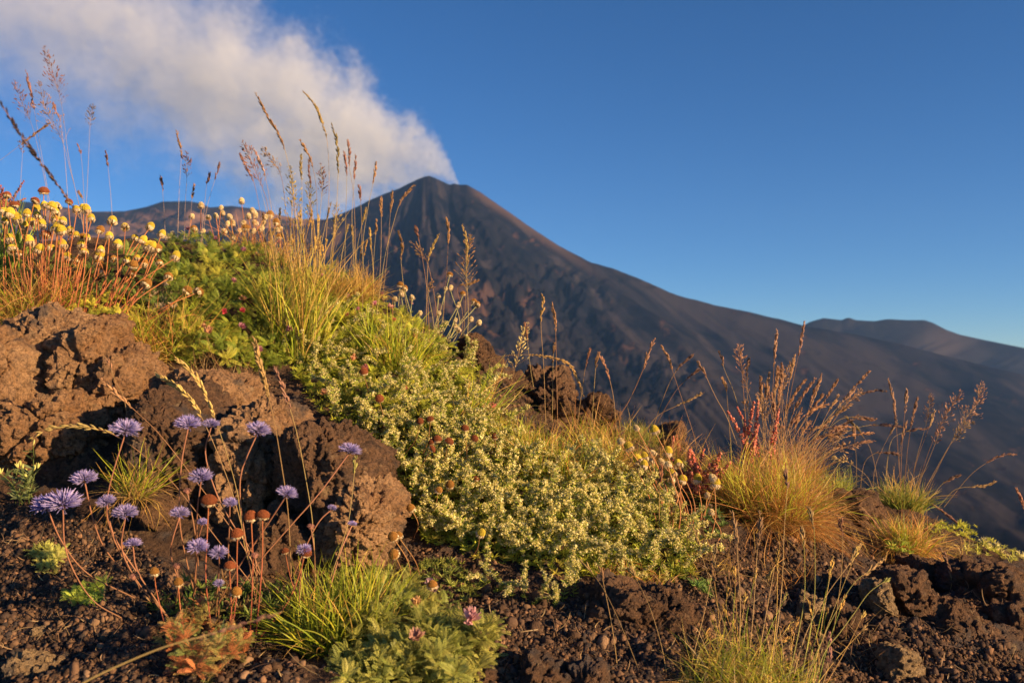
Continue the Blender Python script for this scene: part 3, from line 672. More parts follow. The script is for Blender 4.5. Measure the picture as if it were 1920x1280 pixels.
tuft('upper green-gold tuft on the far right crest under the fan of stalks', 1692, 935, 36,
     [('green_blades', 420, 62, .8, .4, [(.28, .34, .06), (.34, .36, .07)], 1.3, .15, L0), ('golden_blades', 120, 90, .5, .3, GOLD, 1.0, .2, L0)])
tuft('small bright tuft on the crest skyline left of the far right stalks', 1570, 925, 24,
     [('green_blades', 160, 60, .7, .4, [(.36, .40, .07)], 1.3, .15, L0)])
tuft('upright bright green blades at the left picture edge behind the daisies', 14, 520, 26,
     [('green_blades', 110, 160, .35, .2, [(.26, .34, .05), (.18, .28, .04)], 2.6, .06, L0)])
tuft('curling green grass below the right-hand daisy stems above the outcrop', 300, 655, 52,
     [('green_blades', 260, 120, 1.0, 1.0, GREEN + [(.38, .40, .08)], 1.1, .3, L0), ('dry_blades', 460, 130, 1.1, 1.4, GOLD + ORANGE, .9, .5, L0)])
tuft('matted golden grass under the daisy stems at the left edge of the outcrop', 60, 590, 70,
     [('green_blades', 200, 100, .9, .6, GREEN + [(.42, .42, .08)], 1.2, .2, L0), ('dry_blades', 620, 150, .9, 1.0, GOLD + ORANGE * 2, .9, .45, L0)])
tuft('dry grass wisps at the foot of the green cushion plant above the lava rock', 420, 690, 60,
     [('dry_blades', 200, 80, 1.2, 1.5, STRAW, .9, .4, L0)])

# long stalks: stem + seed head
def spikelet(n=5, L=1.0, r=.16):
    z = np.linspace(0, L, n); rr = r * np.sin(np.linspace(.25, PI - .1, n)) ; mb = MB()
    P = np.stack([np.zeros(n), np.zeros(n), z], -1)[None]; tube(mb, P, rr[None], np.ones(3), 4); return mb
SPK = spikelet()
def stalk(pts, head, label, group, d0, d1=None, style='spike', colr=None, wmm=.9, name='grass_stalk', hw=1.0, stemcol=None):
    """pts: picture points from the tip down to the root; head: length fraction of the head; d0 root distance, d1 tip distance"""
    d1 = d0 if d1 is None else d1; n = len(pts)
    seg = np.r_[0, np.cumsum([math.hypot(pts[i + 1][0] - pts[i][0], pts[i + 1][1] - pts[i][1]) for i in range(n - 1)])]; seg /= seg[-1]
    P = spline([at(x, y, d1 + (d0 - d1) * s) for (x, y), s in zip(pts, seg)], 80)[::-1]       # root first
    al = np.r_[0, np.cumsum(np.linalg.norm(np.diff(P, axis=0), axis=1))]; P = np.stack([np.interp(np.linspace(0, al[-1], 32), al, P[:, i]) for i in range(3)], 1)
    root = P[0].copy(); P = P - root
    t = thing(name, root, label, 'grass stalk', group)
    sc_ = stemcol if stemcol is not None else pick([(.34, .22, .10), (.30, .16, .08), (.40, .30, .12)], 1)[0]
    tt = np.linspace(0, 1, len(P)); K = 1 - head
    hw = hw * 1.12; mb = tube(MB(), P[None], (wmm / 1700 * (1 - .5 * tt))[None], np.asarray(sc_), 4); put('stem', mb.mesh('stem', 'stem', True), t)
    ln = np.linalg.norm(P[-1] - P[int(K * (len(P) - 1))]); D = d1
    if colr is None: colr = pick([(.30, .17, .09), (.24, .13, .08), (.36, .22, .11)], 1)[0]
    if style == 'spike': m = int(np.clip(ln / .0011, 12, 110)); spread, sl = .34, .0062 * hw
    elif style == 'loose': m = int(np.clip(ln / .0011, 16, 120)); spread, sl = .95, .0052 * hw
    elif style == 'bead': m = int(np.clip(ln / .0012, 12, 140)); spread, sl = .3, .0045 * hw
    s = K + head * np.sort(rng.random(m)); s = np.clip(s, 0, .995)
    i = (s * (len(P) - 1)).astype(int); fr = (s * (len(P) - 1) - i)[:, None]; q = P[i] * (1 - fr) + P[np.minimum(i + 1, len(P) - 1)] * fr
    T = norm(P[np.minimum(i + 1, len(P) - 1)] - P[i]); side = norm(np.cross(T, rng.normal(size=(m, 3))))
    hb = MB(); tap = np.sin(np.clip((s - K) / head, .06, .95) * PI) ** .35
    if style == 'loose':
        ray = rng.uniform(.0, 1, m) * (1 - (s - K) / head) ** .7 * ln * .28
        tips = q + (side * .75 + T * .8) * ray[:, None]
        Pb = np.stack([q, (q + tips) / 2 + T * .001, tips], 1); tube(hb, Pb, np.full((m, 3), .00016), np.asarray(sc_), 3); q = tips
    scatter(hb, SPK, q + side * .0005, T + side * spread * rng.uniform(.5, 1.3, (m, 1)), np.stack([sl * tap, sl * tap, sl * tap * 1.05], -1) * rng.uniform(.75, 1.15, (m, 1)),
            cset=np.asarray(colr) * rng.uniform(.7, 1.35, (m, 1)))
    put('seed_head', hb.mesh('seed_head', 'seed', True), t); return t

PUR = (.26, .13, .10); GLD = (.42, .30, .10); BRN = (.30, .17, .08)
# left, against sky and smoke: (points tip..root, head fraction, colour, style, distinguishing words)
SL = [([(83, 88), (100, 140), (116, 200), (128, 290), (140, 350), (152, 400), (158, 440)], .32, PUR, 'loose', 'tallest left grass stalk with dense forked head reaching high into the smoke'),
 ([(49, 133), (56, 165), (64, 205), (78, 290), (90, 360), (98, 420)], .26, PUR, 'spike', 'slender purple-brown grass head just left of the tallest left stalk'),
 ([(27, 152), (42, 195), (61, 238), (76, 300), (87, 357), (94, 420)], .32, PUR, 'loose', 'leftmost leaning purplish grass head against the sky'),
 ([(74, 153), (86, 205), (116, 262), (132, 320), (146, 375), (158, 440)], .42, BRN, 'loose', 'leaning brown grass head crossed by the horizontal stalk'),
 ([(99, 193), (107, 212), (114, 232), (122, 300), (130, 420)], .17, PUR, 'spike', 'short thin head halfway up beside the tallest left stalk'),
 ([(174, 195), (172, 212), (169, 230), (165, 320), (160, 420)], .2, (.24, .2, .2), 'loose', 'tiny airy open grass head standing upright in the blue gap'),
 ([(199, 284), (201, 300), (203, 318), (208, 370), (212, 440)], .2, PUR, 'spike', 'small single brown head above the far left ridge line'),
 ([(301, 331), (304, 345), (305, 360), (308, 400), (310, 450)], .24, PUR, 'spike', 'stubby dark grass head in front of the left ridge'),
 ([(331, 244), (336, 266), (340, 291), (336, 360), (333, 450)], .26, BRN, 'spike', 'taller one of the two close brown heads in the blue gap'),
 ([(350, 283), (350, 310), (350, 339), (347, 390), (345, 450)], .32, PUR, 'loose', 'shorter feathery one of the two close heads in the blue gap'),
 ([(364, 345), (362, 360), (360, 374), (356, 420), (350, 460)], .26, BRN, 'spike', 'low slim head just above the ridge beside the feathery one'),
 ([(393, 324), (390, 338), (387, 350), (382, 400), (376, 460)], .2, PUR, 'spike', 'small drooping purplish head left of the oblique one'),
 ([(412, 305), (408, 320), (402, 340), (388, 390), (378, 460)], .22, PUR, 'spike', 'oblique small head leaning right in the blue gap'),
 ([(42, 256), (41, 272), (42, 290), (39, 340), (36, 420)], .2, (.14, .09, .09), 'loose', 'small dark upright head at the far left under the horizontal stalk'),
 ([(95, 230), (75, 244), (50, 263), (20, 286), (-20, 316), (-90, 370)], .3, BRN, 'spike', 'stalk crossing the far left sky almost horizontally'),
 ([(145, 272), (149, 280), (152, 291), (156, 340), (160, 430)], .12, PUR, 'spike', 'tiny hanging brown seed head right of the tallest left stalk'),
 ([(146, 359), (151, 366), (156, 376), (162, 400), (166, 450)], .2, BRN, 'spike', 'tiny head just above the yellow daisies at the left ridge')]
for p_, hd, c_, st_, lb in SL: stalk(p_, hd, lb, 'grass stalks against the left sky', 1.58 + rng.uniform(-.05, .1), None, st_, c_, .75, stemcol=(.36, .26, .22))
stalk([(-30, 160), (0, 193), (40, 255), (80, 310), (122, 366), (150, 410)], .93, 'dark blurred beaded grass head slanting across the left sky', 'grass stalks against the left sky', .62, .50, 'bead', (.10, .075, .09), .8, hw=.8)
SM_ = [([(479, 174), (500, 215), (528, 264), (540, 305), (549, 355), (545, 440), (548, 560)], .3, BRN, 'spike', 'long leaning brown head highest on the left of the middle group'),
 ([(567, 170), (590, 196), (606, 237), (614, 270), (617, 355), (610, 463), (600, 580)], .24, GLD, 'spike', 'tall nodding golden head, top right of the middle group'),
 ([(621, 233), (631, 262), (634, 316), (630, 400), (620, 480), (612, 580)], .27, (.28, .22, .08), 'spike', 'curved olive-gold head right beside the tall nodding one'),
 ([(454, 264), (470, 300), (492, 352), (503, 391), (512, 480), (520, 540)], .34, PUR, 'loose', 'slanting feathery purple head at the left of the middle group'),
 ([(449, 287), (462, 315), (476, 342), (488, 400), (500, 500)], .27, PUR, 'spike', 'short slanting head lowest at the left of the middle group'),
 ([(477, 282), (488, 305), (497, 330), (510, 400), (520, 500)], .24, (.36, .24, .2), 'spike', 'pale blurred pinkish head behind the feathery purple one'),
 ([(492, 275), (508, 300), (527, 330), (536, 400), (540, 500)], .27, (.36, .24, .13), 'loose', 'pale blurred golden head under the long leaning brown head'),
 ([(562, 262), (575, 285), (586, 312), (594, 370), (596, 520)], .22, BRN, 'spike', 'brown head leaning left between the two tallest middle stalks'),
 ([(565, 289), (564, 312), (566, 338), (566, 400), (562, 520)], .22, (.22, .17, .07), 'spike', 'upright dark olive head in the centre of the middle group'),
 ([(579, 300), (580, 330), (583, 350), (584, 430), (580, 540)], .22, PUR, 'spike', 'thin upright purple head right of the dark olive one'),
 ([(601, 307), (604, 335), (603, 366), (598, 430), (590, 540)], .27, (.22, .11, .08), 'loose', 'dense dark brown clumped head in the middle group'),
 ([(645, 284), (648, 305), (650, 332), (648, 420), (645, 560)], .18, PUR, 'spike', 'straight upright stalk with slim head just right of the curved one'),
 ([(652, 262), (655, 286), (655, 312), (664, 380), (668, 560)], .17, PUR, 'spike', 'straight thin stalk with dark head, highest right of the curved one'),
 ([(667, 291), (666, 315), (664, 338), (660, 420), (668, 560)], .18, PUR, 'spike', 'upright purple-brown head against the smoke next to the highest thin one'),
 ([(705, 305), (703, 325), (700, 343), (690, 390), (680, 470), (690, 580)], .15, BRN, 'spike', 'lone slim head leaning left over the volcano foot skyline'),
 ([(673, 348), (675, 362), (676, 378), (678, 420), (680, 580)], .13, PUR, 'spike', 'small faint head between smoke and volcano slope'),
 ([(715, 370), (715, 388), (715, 406), (714, 480), (708, 590)], .17, BRN, 'spike', 'straight slim head left of the volcano top, lower of the two'),
 ([(736, 355), (735, 376), (732, 398), (726, 480), (712, 600)], .18, (.34, .2, .1), 'spike', 'straight slim head left of the volcano top, higher of the two'),
 ([(777, 347), (765, 360), (750, 380), (736, 425), (722, 480), (706, 590)], .2, (.32, .19, .12), 'spike', 'head leaning far right in front of the volcano top'),
 ([(686, 391), (684, 405), (678, 424), (668, 480), (664, 580)], .17, GLD, 'spike', 'golden oblique head at the foot of the volcano skyline'),
 ([(706, 413), (706, 428), (704, 442), (700, 500), (698, 590)], .16, BRN, 'spike', 'short brown head low in front of the dark volcano flank'),
 ([(544, 312), (548, 350), (553, 402), (552, 480), (556, 600)], .48, (.46, .36, .10), 'loose', 'bright yellow open panicle in the thick of the middle group'),
 ([(577, 340), (582, 370), (580, 400), (574, 480), (566, 620)], .3, (.40, .34, .12), 'loose', 'second yellow open panicle right of the brightest one'),
 ([(630, 380), (632, 410), (630, 430), (622, 500), (606, 620)], .28, (.42, .32, .12), 'loose', 'low loose yellow-brown panicle at the right of the middle group'),
 ([(747, 433), (754, 462), (752, 490), (760, 560), (776, 640)], .27, BRN, 'spike', 'bent brown head hanging over the volcano flank'),
 ([(770, 452), (784, 468), (800, 490), (812, 540), (826, 640)], .26, (.36, .23, .12), 'loose', 'broad brownish head leaning left over the volcano flank'),
 ([(779, 425), (783, 440), (787, 457), (800, 540), (806, 650)], .14, PUR, 'spike', 'faint pinkish head above the broad brownish one'),
 ([(822, 440), (812, 460), (803, 488), (800, 560), (798, 660)], .24, GLD, 'spike', 'yellow head leaning right over the broad brownish one'),
 ([(837, 409), (841, 432), (840, 462), (836, 530), (826, 660)], .2, BRN, 'spike', 'upright brown head at mid flank, left of the twin heads'),
 ([(867, 422), (874, 450), (876, 492), (872, 580), (866, 700)], .3, GLD, 'spike', 'yellow one of the twin upright heads at the end of the crest'),
 ([(883, 440), (878, 465), (874, 500), (878, 600), (868, 710)], .4, BRN, 'loose', 'brown one of the twin upright heads at the end of the crest'),
 ([(898, 525), (880, 532), (858, 541), (868, 600), (852, 690)], .2, BRN, 'spike', 'small horizontal brown head crossing the twin stalks'),
 ([(810, 524), (807, 537), (803, 548), (812, 600), (820, 670)], .18, BRN, 'loose', 'small drooping brown head low among the pale daisies')]
for p_, hd, c_, st_, lb in SM_: stalk(p_, hd, lb, 'grass stalks in the middle group', 1.52 + rng.uniform(-.1, .12), None, st_, c_, .9, hw=1.05)
for i in range(34):                                                        # bare and short-headed stalks filling the group
    bx = rng.uniform(500, 700); tx = bx + rng.uniform(-30, 26); ty = rng.uniform(380, 470); by = 480 + (bx - 500) * .5 + rng.uniform(10, 60)
    stalk([(tx, ty), ((tx + bx) / 2 + rng.uniform(-8, 8), (ty + by) / 2), (bx, by)], rng.uniform(.12, .25), 'short thin golden stalk among the taller middle stalks', 'short golden stalks under the middle group', 1.54 + rng.uniform(-.08, .08), None, 'spike', pick(GOLD + STRAW, 1)[0], .8, hw=.8, stemcol=pick(GOLD, 1)[0])
SR = [([(1017, 552), (1018, 575), (1014, 604), (1020, 700), (1024, 830)], .19, (.42, .27, .1), 'spike', 'tallest straight stalk over the pointed lava rock'),
 ([(1035, 567), (1040, 592), (1042, 625), (1044, 720), (1046, 832)], .21, (.36, .2, .1), 'spike', 'second straight stalk over the pointed rock, slightly lower'),
 ([(1039, 643), (1038, 660), (1037, 680), (1036, 740), (1035, 830)], .2, BRN, 'spike', 'blurred shorter upright head between the two straight stalks and the rock'),
 ([(990, 605), (978, 640), (966, 690), (950, 740), (926, 810)], .45, (.62, .52, .22), 'loose', 'open airy yellow panicle on a bright green stem'),
 ([(984, 606), (989, 640), (996, 700), (1008, 770), (1012, 840)], .15, (.3, .15, .08), 'spike', 'thin reddish stalk right behind the airy yellow panicle'),
 ([(1094, 742), (1078, 700), (1062, 680), (1020, 668), (962, 665), (900, 679), (850, 715), (820, 770)], .4, (.42, .27, .1), 'spike', 'long stalk arching right and drooping over the pointed rock'),
 ([(1106, 655), (1102, 670), (1098, 686), (1090, 740), (1078, 830)], .2, (.34, .16, .1), 'spike', 'short reddish head right of the drooping arch'),
 ([(1123, 660), (1119, 675), (1116, 700), (1112, 760), (1106, 840)], .2, BRN, 'spike', 'blurred reddish head next to the left-leaning one'),
 ([(1122, 662), (1134, 685), (1144, 715), (1152, 760), (1158, 850)], .28, (.36, .19, .12), 'spike', 'left-leaning pinkish head over the dark lava lump'),
 ([(1227, 636), (1216, 660), (1206, 692), (1180, 750), (1150, 800), (1130, 860)], .26, (.34, .19, .12), 'spike', 'long head leaning right from the grass beside the lava lump'),
 ([(1240, 648), (1252, 668), (1262, 698), (1285, 767), (1302, 820), (1310, 870)], .24, (.38, .22, .12), 'spike', 'long head leaning left, crossing the right-leaning one'),
 ([(1300, 665), (1284, 677), (1268, 695), (1250, 730), (1225, 800), (1205, 870)], .2, (.17, .10, .08), 'spike', 'dark thin head leaning strongly right above its neighbours'),
 ([(1316, 690), (1300, 700), (1285, 713), (1262, 740), (1230, 800), (1200, 880)], .15, (.17, .10, .08), 'spike', 'dark thin head lower and parallel to the similar dark one'),
 ([(1306, 677), (1316, 690), (1325, 708), (1343, 746), (1362, 780), (1381, 830)], .22, (.34, .19, .12), 'spike', 'pinkish head leaning left of the red sorrel stalks'),
 ([(1349, 659), (1354, 672), (1358, 692), (1376, 735), (1395, 800)], .24, (.34, .19, .12), 'spike', 'small head above the sorrel leaning left'),
 ([(1385, 643), (1389, 672), (1392, 705), (1396, 760), (1404, 860)], .3, (.34, .19, .12), 'loose', 'feathery upright head above the taller red sorrel'),
 ([(1405, 671), (1403, 686), (1401, 702), (1402, 760), (1412, 860)], .18, (.34, .19, .12), 'spike', 'small upright head right of the feathery one'),
 ([(1354, 707), (1358, 718), (1362, 732), (1366, 780), (1372, 860)], .2, BRN, 'spike', 'small low drooping head above the red sorrel'),
 ([(1457, 619), (1454, 650), (1451, 690), (1447, 781), (1446, 860)], .29, (.36, .21, .13), 'spike', 'tall straight head rising left of the golden fan'),
 ([(1508, 602), (1504, 630), (1498, 662), (1482, 740), (1466, 850)], .26, (.34, .19, .13), 'spike', 'tallest head of the golden fan, touching the ridge skyline'),
 ([(1318, 736), (1300, 746), (1270, 760), (1230, 782), (1196, 830)], .35, (.36, .24, .12), 'spike', 'low nodding stalk bending right over the chamomile heads'),
 ([(1604, 728), (1590, 742), (1570, 764), (1540, 800), (1500, 870)], .3, (.44, .26, .16), 'spike', 'bright pinkish head slanting right out of the golden fan')]
for p_, hd, c_, st_, lb in SR: stalk(p_, hd, lb, 'grass stalks right of the middle', 1.40 + rng.uniform(-.1, .1), None, st_, c_, .9)
fan = []
for i in range(58):                                                        # the fan out of the golden clump
    a = -.35 + 1.45 * (i + rng.random()) / 58; Lp = rng.uniform(120, 240) * (1 - .1 * abs(a)); bx, by = 1462 + rng.uniform(-34, 34), 880 + rng.uniform(-20, 40)
    tx, ty = bx + math.sin(a) * Lp, by - math.cos(a) * Lp; sag = rng.uniform(0, 16) * (1 + a)
    fan.append((tx, ty, bx, by, a, sag))
fan.sort()
for i, (tx, ty, bx, by, a, sag) in enumerate(fan):
    stalk([(tx, ty + sag), (tx * .7 + bx * .3 - 3, ty * .7 + by * .3), (tx * .35 + bx * .65, ty * .35 + by * .65), (bx, by)], rng.uniform(.2, .36), f'{nth(i)} from the left of the thin headed stalks fanning out of the golden clump', 'fan of stalks from the golden clump',
          1.42 + rng.uniform(-.08, .22), None, rng.choice(['spike', 'spike', 'loose']), pick([(.44, .23, .12), (.50, .30, .15), (.34, .18, .11)], 1)[0], .8, stemcol=pick([(.48, .28, .13), (.56, .34, .15), (.36, .22, .12)], 1)[0])
R2 = [([(1665, 710), (1674, 745), (1680, 790), (1684, 850), (1690, 930)], .4, (.40, .24, .15)), ([(1700, 790), (1690, 830), (1686, 870), (1690, 940)], .3, (.38, .22, .13)), ([(1720, 745), (1712, 780), (1702, 840), (1694, 930)], .3, (.36, .2, .12)),
 ([(1802, 732), (1786, 760), (1766, 790), (1740, 850), (1712, 940)], .4, (.52, .30, .2)), ([(1843, 716), (1828, 760), (1800, 800), (1762, 870), (1722, 950)], .42, (.52, .31, .2)), ([(1825, 790), (1806, 805), (1784, 830), (1760, 870), (1716, 950)], .3, (.42, .28, .14)),
 ([(1745, 738), (1742, 765), (1735, 800), (1716, 870), (1704, 940)], .28, (.44, .26, .18)), ([(1766, 800), (1758, 820), (1746, 850), (1726, 900), (1708, 950)], .25, (.5, .28, .2)),
 ([(1585, 780), (1600, 795), (1614, 812), (1635, 850), (1650, 930)], .3, (.40, .28, .12)), ([(1560, 858), (1580, 862), (1604, 875), (1630, 900), (1650, 960)], .3, (.45, .33, .14)),
 ([(1660, 733), (1640, 732), (1600, 745), (1570, 770), (1540, 820)], .45, (.17, .10, .08)), ([(1640, 786), (1610, 782), (1580, 784), (1556, 800)], .5, (.17, .10, .08)), ([(1692, 800), (1650, 796), (1614, 800), (1580, 815), (1560, 850)], .4, (.16, .09, .075)),
 ([(1740, 802), (1712, 806), (1690, 812), (1670, 830), (1660, 900)], .3, (.15, .08, .07)), ([(1690, 852), (1660, 848), (1640, 850), (1620, 870), (1612, 930)], .35, (.16, .09, .07)), ([(1735, 1000), (1715, 975), (1690, 950), (1650, 925), (1620, 915)], .5, (.20, .10, .07)),
 ([(1800, 985), (1770, 960), (1730, 935), (1690, 915), (1664, 912)], .5, (.22, .11, .08)), ([(1700, 730), (1698, 760), (1694, 800), (1690, 860), (1688, 940)], .22, (.36, .22, .14)), ([(1752, 770), (1738, 812), (1720, 860), (1700, 940)], .2, (.36, .24, .12)),
 ([(1866, 902), (1848, 910), (1826, 912), (1790, 918), (1760, 950)], .4, (.4, .26, .12)), ([(1800, 890), (1782, 898), (1766, 908), (1744, 935), (1730, 960)], .35, (.22, .12, .08)), ([(1905, 852), (1885, 852), (1862, 860), (1820, 890), (1770, 950)], .35, (.36, .2, .15)),
 ([(1906, 915), (1914, 935), (1921, 955), (1930, 1000), (1936, 1060)], .35, (.34, .17, .11)), ([(1682, 790), (1655, 840), (1640, 880), (1636, 930)], .2, (.30, .2, .12)), ([(1600, 800), (1604, 840), (1606, 880), (1604, 930)], .2, (.34, .2, .12))]
R2.sort(key=lambda q: q[0][0][0])
for i, (p_, hd, c_) in enumerate(R2):
    stalk(p_, hd, f'{nth(i)} from the left of the blurred stalks fanning over the far right tuft', 'stalks over the far right tuft', 1.72 + rng.uniform(-.12, .12), None, 'loose' if c_[0] > .41 else 'spike', c_, .9, hw=1.15)
# near stalks in front of the outcrop
NL = [([(60, 822), (85, 806), (118, 799), (170, 801), (230, 824), (310, 890), (370, 962), (430, 1040), (500, 1130)], .26, (.56, .43, .16), 'spike', 'golden grass head arching over to the left in front of the lava outcrop', .84, .80),
 ([(292, 702), (318, 716), (345, 736), (368, 764), (400, 830), (436, 925), (462, 1020), (490, 1110)], .26, (.56, .42, .14), 'spike', 'leftmost golden head of the bent pair before the dark square block', .86, .82),
 ([(328, 672), (352, 690), (376, 720), (396, 765), (425, 850), (446, 930), (458, 1020), (480, 1100)], .28, (.52, .38, .13), 'spike', 'larger golden head of the bent pair before the dark square block', .86, .80),
 ([(474, 632), (484, 670), (497, 720), (512, 780), (526, 860), (540, 960), (546, 1080)], .26, (.40, .27, .11), 'spike', 'blurred golden head leaning left over the dark gap below the cushion plant', .80, .72),
 ([(514, 690), (524, 710), (538, 748), (556, 810), (572, 890), (586, 980), (592, 1090)], .2, (.30, .16, .11), 'spike', 'purple-brown head beside the blurred golden one above the big dark block', .86, .82),
 ([(188, 708), (210, 730), (245, 762), (300, 815), (370, 905), (440, 1000), (500, 1100), (540, 1180)], .14, (.42, .24, .12), 'spike', 'very long thin reddish stalk running diagonally across the outcrop', .84, .84),
 ([(203, 675), (215, 712), (232, 745), (240, 800), (246, 880), (250, 930)], .08, (.34, .18, .1), 'spike', 'thin upright reddish stalk behind the bluest violet flower', 1.02, 1.02),
 ([(654, 910), (664, 880), (676, 850), (668, 940), (640, 1030), (600, 1120)], .1, (.3, .28, .08), 'spike', 'thin green stalk next to the lone violet flower', .86, .88)]
NL[-1] = ([(667, 858), (664, 890), (660, 930), (650, 990), (620, 1080), (590, 1150)],) + NL[-1][1:]
for p_, hd, c_, st_, lb, d0, d1 in NL: stalk(p_, hd, lb, 'near stalks before the outcrop', d0, d1, st_, c_, .85, hw=.95)
stalk([(530, 1146), (490, 1158), (440, 1174), (380, 1192), (300, 1215), (190, 1262), (120, 1300)], .42, 'close blurred reddish grass head lying across the lower left corner', 'near stalks before the outcrop', .46, .5, 'spike', (.26, .13, .11), .9, hw=.5)
# lower right near stalks
NR = [([(1518, 951), (1521, 975), (1527, 1003), (1527, 1120), (1512, 1220), (1496, 1300)], .13, (.40, .27, .11), 'tallest green stalk with loose brown head in the lower right'),
 ([(1504, 988), (1505, 1010), (1508, 1036), (1508, 1120), (1490, 1220), (1470, 1300)], .14, (.36, .24, .1), 'green stalk just left of the tallest one, lower right'),
 ([(1613, 1020), (1602, 1038), (1590, 1060), (1550, 1115), (1510, 1190), (1480, 1300)], .15, (.36, .24, .1), 'middle of three brown heads leaning right, lower right'),
 ([(1655, 1050), (1630, 1070), (1600, 1094), (1560, 1160), (1530, 1225), (1500, 1300)], .2, (.42, .27, .12), 'rightmost leaning brown head on a green stem, lower right'),
 ([(1662, 1087), (1630, 1110), (1603, 1147), (1575, 1185), (1545, 1225), (1520, 1300)], .03, (.3, .3, .08), 'headless arched green stem, lower right'),
 ([(1554, 1184), (1556, 1212), (1554, 1244), (1545, 1275), (1535, 1310)], .45, (.40, .20, .16), 'serrated pinkish head hanging low at the lower right'),
 ([(1576, 972), (1577, 990), (1580, 1010), (1576, 1090), (1560, 1200)], .16, (.34, .16, .1), 'small reddish hanging head at the edge of the golden clump'),
 ([(1472, 880), (1474, 895), (1476, 912), (1470, 1000), (1464, 1120), (1440, 1300)], .1, (.22, .12, .08), 'dark thin-headed stalk in front of the golden clump'),
 ([(1424, 958), (1424, 990), (1420, 1030), (1412, 1150), (1398, 1300)], .2, (.34, .2, .1), 'reddish straight stalk below the golden clump'),
 ([(1372, 960), (1380, 1000), (1384, 1060), (1388, 1150), (1380, 1300)], .2, (.38, .24, .12), 'thin straight stalk below the left part of the golden clump'),
 ([(1300, 985), (1316, 1040), (1340, 1120), (1370, 1210), (1390, 1300)], .16, (.4, .27, .1), 'thin gold stalk crossing the chamomile stems, lower right'),
 ([(1342, 1020), (1336, 1070), (1320, 1150), (1300, 1230), (1290, 1300)], .16, (.36, .25, .12), 'thin stalk leaning right over the bare soil'),
 ([(1240, 870), (1237, 920), (1236, 975), (1238, 1040)], .25, (.34, .14, .08), 'upright brick-red stalk at the right edge of the white-flowered carpet'),
 ([(1125, 1062), (1135, 1110), (1150, 1190), (1163, 1300)], .12, (.36, .2, .1), 'reddish stalk standing before the hollowed rock'),
 ([(1090, 1050), (1131, 1103), (1172, 1190), (1214, 1300)], .14, (.5, .36, .13), 'golden stalk crossing before the hollowed rock'),
 ([(1180, 1060), (1215, 1130), (1240, 1210), (1256, 1300)], .12, (.46, .32, .12), 'golden stalk right of the hollowed rock'),
 ([(1310, 1238), (1303, 1200), (1306, 1120), (1320, 1040), (1330, 960)], .01, (.3, .2, .1), 'thin curved headless stem over the lower right soil'),
 ([(1764, 1030), (1776, 1050), (1784, 1090), (1780, 1110)], .7, (.24, .13, .09), 'brown drooping head over the boulder slope at the right'),
 ([(1800, 1230), (1780, 1200), (1740, 1182), (1700, 1178), (1650, 1180)], .3, (.4, .26, .13), 'fallen stalk lying across the lower right boulders'),
 ([(1650, 1080), (1600, 1052), (1560, 1032), (1500, 1012), (1420, 1000)], .03, (.44, .3, .18), 'long pale dry stem lying rightwards below the golden clump'),
 ([(1440, 1085), (1452, 1060), (1440, 1130), (1424, 1220), (1410, 1300)], .1, (.4, .3, .1), 'thin stalk amid the curly bottom grass, right of middle'),
 ([(1278, 1215), (1268, 1235), (1262, 1260), (1256, 1300)], .3, (.42, .3, .14), 'short thick fuzzy yellow head in the bottom grass')]
for i, (p_, hd, c_, lb) in enumerate(NR):
    y_ = p_[-1][1]; d0 = .74 if y_ >= 1290 else float(hit1(*p_[-1]) @ FW)
    stalk(p_, hd, lb, 'stalks over the lower right soil', d0, d0 + (.08 if y_ >= 1290 else .0), 'spike', c_, .75, hw=.85, stemcol=(.28, .27, .06) if 'green' in lb else (.38, .25, .10))
for i in range(34):
    bx = rng.uniform(1280, 1560); tx = bx + rng.uniform(-90, 110); ty = rng.uniform(1010, 1200)
    stalk([(tx, ty), ((tx + bx) / 2 + rng.uniform(-10, 10), (ty + 1290) / 2), (bx, 1300)], rng.uniform(.08, .2), 'thin golden stalk rising out of the curly bottom grass', 'thin stalks in the curly bottom grass', .75, .8, 'spike', pick(GOLD + STRAW, 1)[0], .55, hw=.6, stemcol=pick(GOLD + GREEN, 1)[0])

# ------------------------------------------------------------------ flowers on stems
def lathe(prof, n=14, c=(1, 1, 1)):
    prof = np.array(prof, float); a = np.arange(n) / n * 2 * PI; m = len(prof)
    v = np.stack([prof[:, 0][:, None] * np.cos(a), prof[:, 0][:, None] * np.sin(a), np.repeat(prof[:, 1][:, None], n, 1)], -1).reshape(-1, 3)
    i = np.arange(m - 1)[:, None] * n; k = np.arange(n); k2 = (k + 1) % n
    return MB().add(v, np.stack([i + k, i + k2, i + k2 + n, i + k + n], -1).reshape(-1, 4), c)
def florets(mb, r, h, n, c, ln, th):
    """little tubes packed over a dome"""
    k = np.arange(n) + .5; ph = np.arccos(1 - k / n * .98); th_ = PI * (1 + 5 ** .5) * k
    d = np.stack([np.sin(ph) * np.cos(th_), np.sin(ph) * np.sin(th_), np.cos(ph)], -1); p = d * A(r, r, h)
    Z = norm(d / A(r, r, h)); P = np.stack([p, p + Z * ln], 1); W = np.stack([np.full(n, th), np.full(n, th * .5)], 1)
    tube(mb, P, W, np.asarray(c) * rng.uniform(.75, 1.25, (n, 1)), 4)
def dome_mesh(kind):
    c = {'yellow': (.72, .56, .07), 'red': (.27, .085, .035), 'orange': (.40, .20, .05), 'pale': (.74, .60, .34)}[kind]
    r, h = {'yellow': (.0060, .0088), 'red': (.0074, .0076), 'orange': (.0064, .0074), 'pale': (.0046, .0060)}[kind]
    mb = lathe([(.0001, h), (r * .35, h * .95), (r * .65, h * .76), (r * .88, h * .45), (r, .0002), (r * .7, -.001), (.0003, -.0018)], 14, np.array(c) * .7)
    florets(mb, r, h, 230, c, .0007, .00042); return mb.mesh('dome', 'dome')
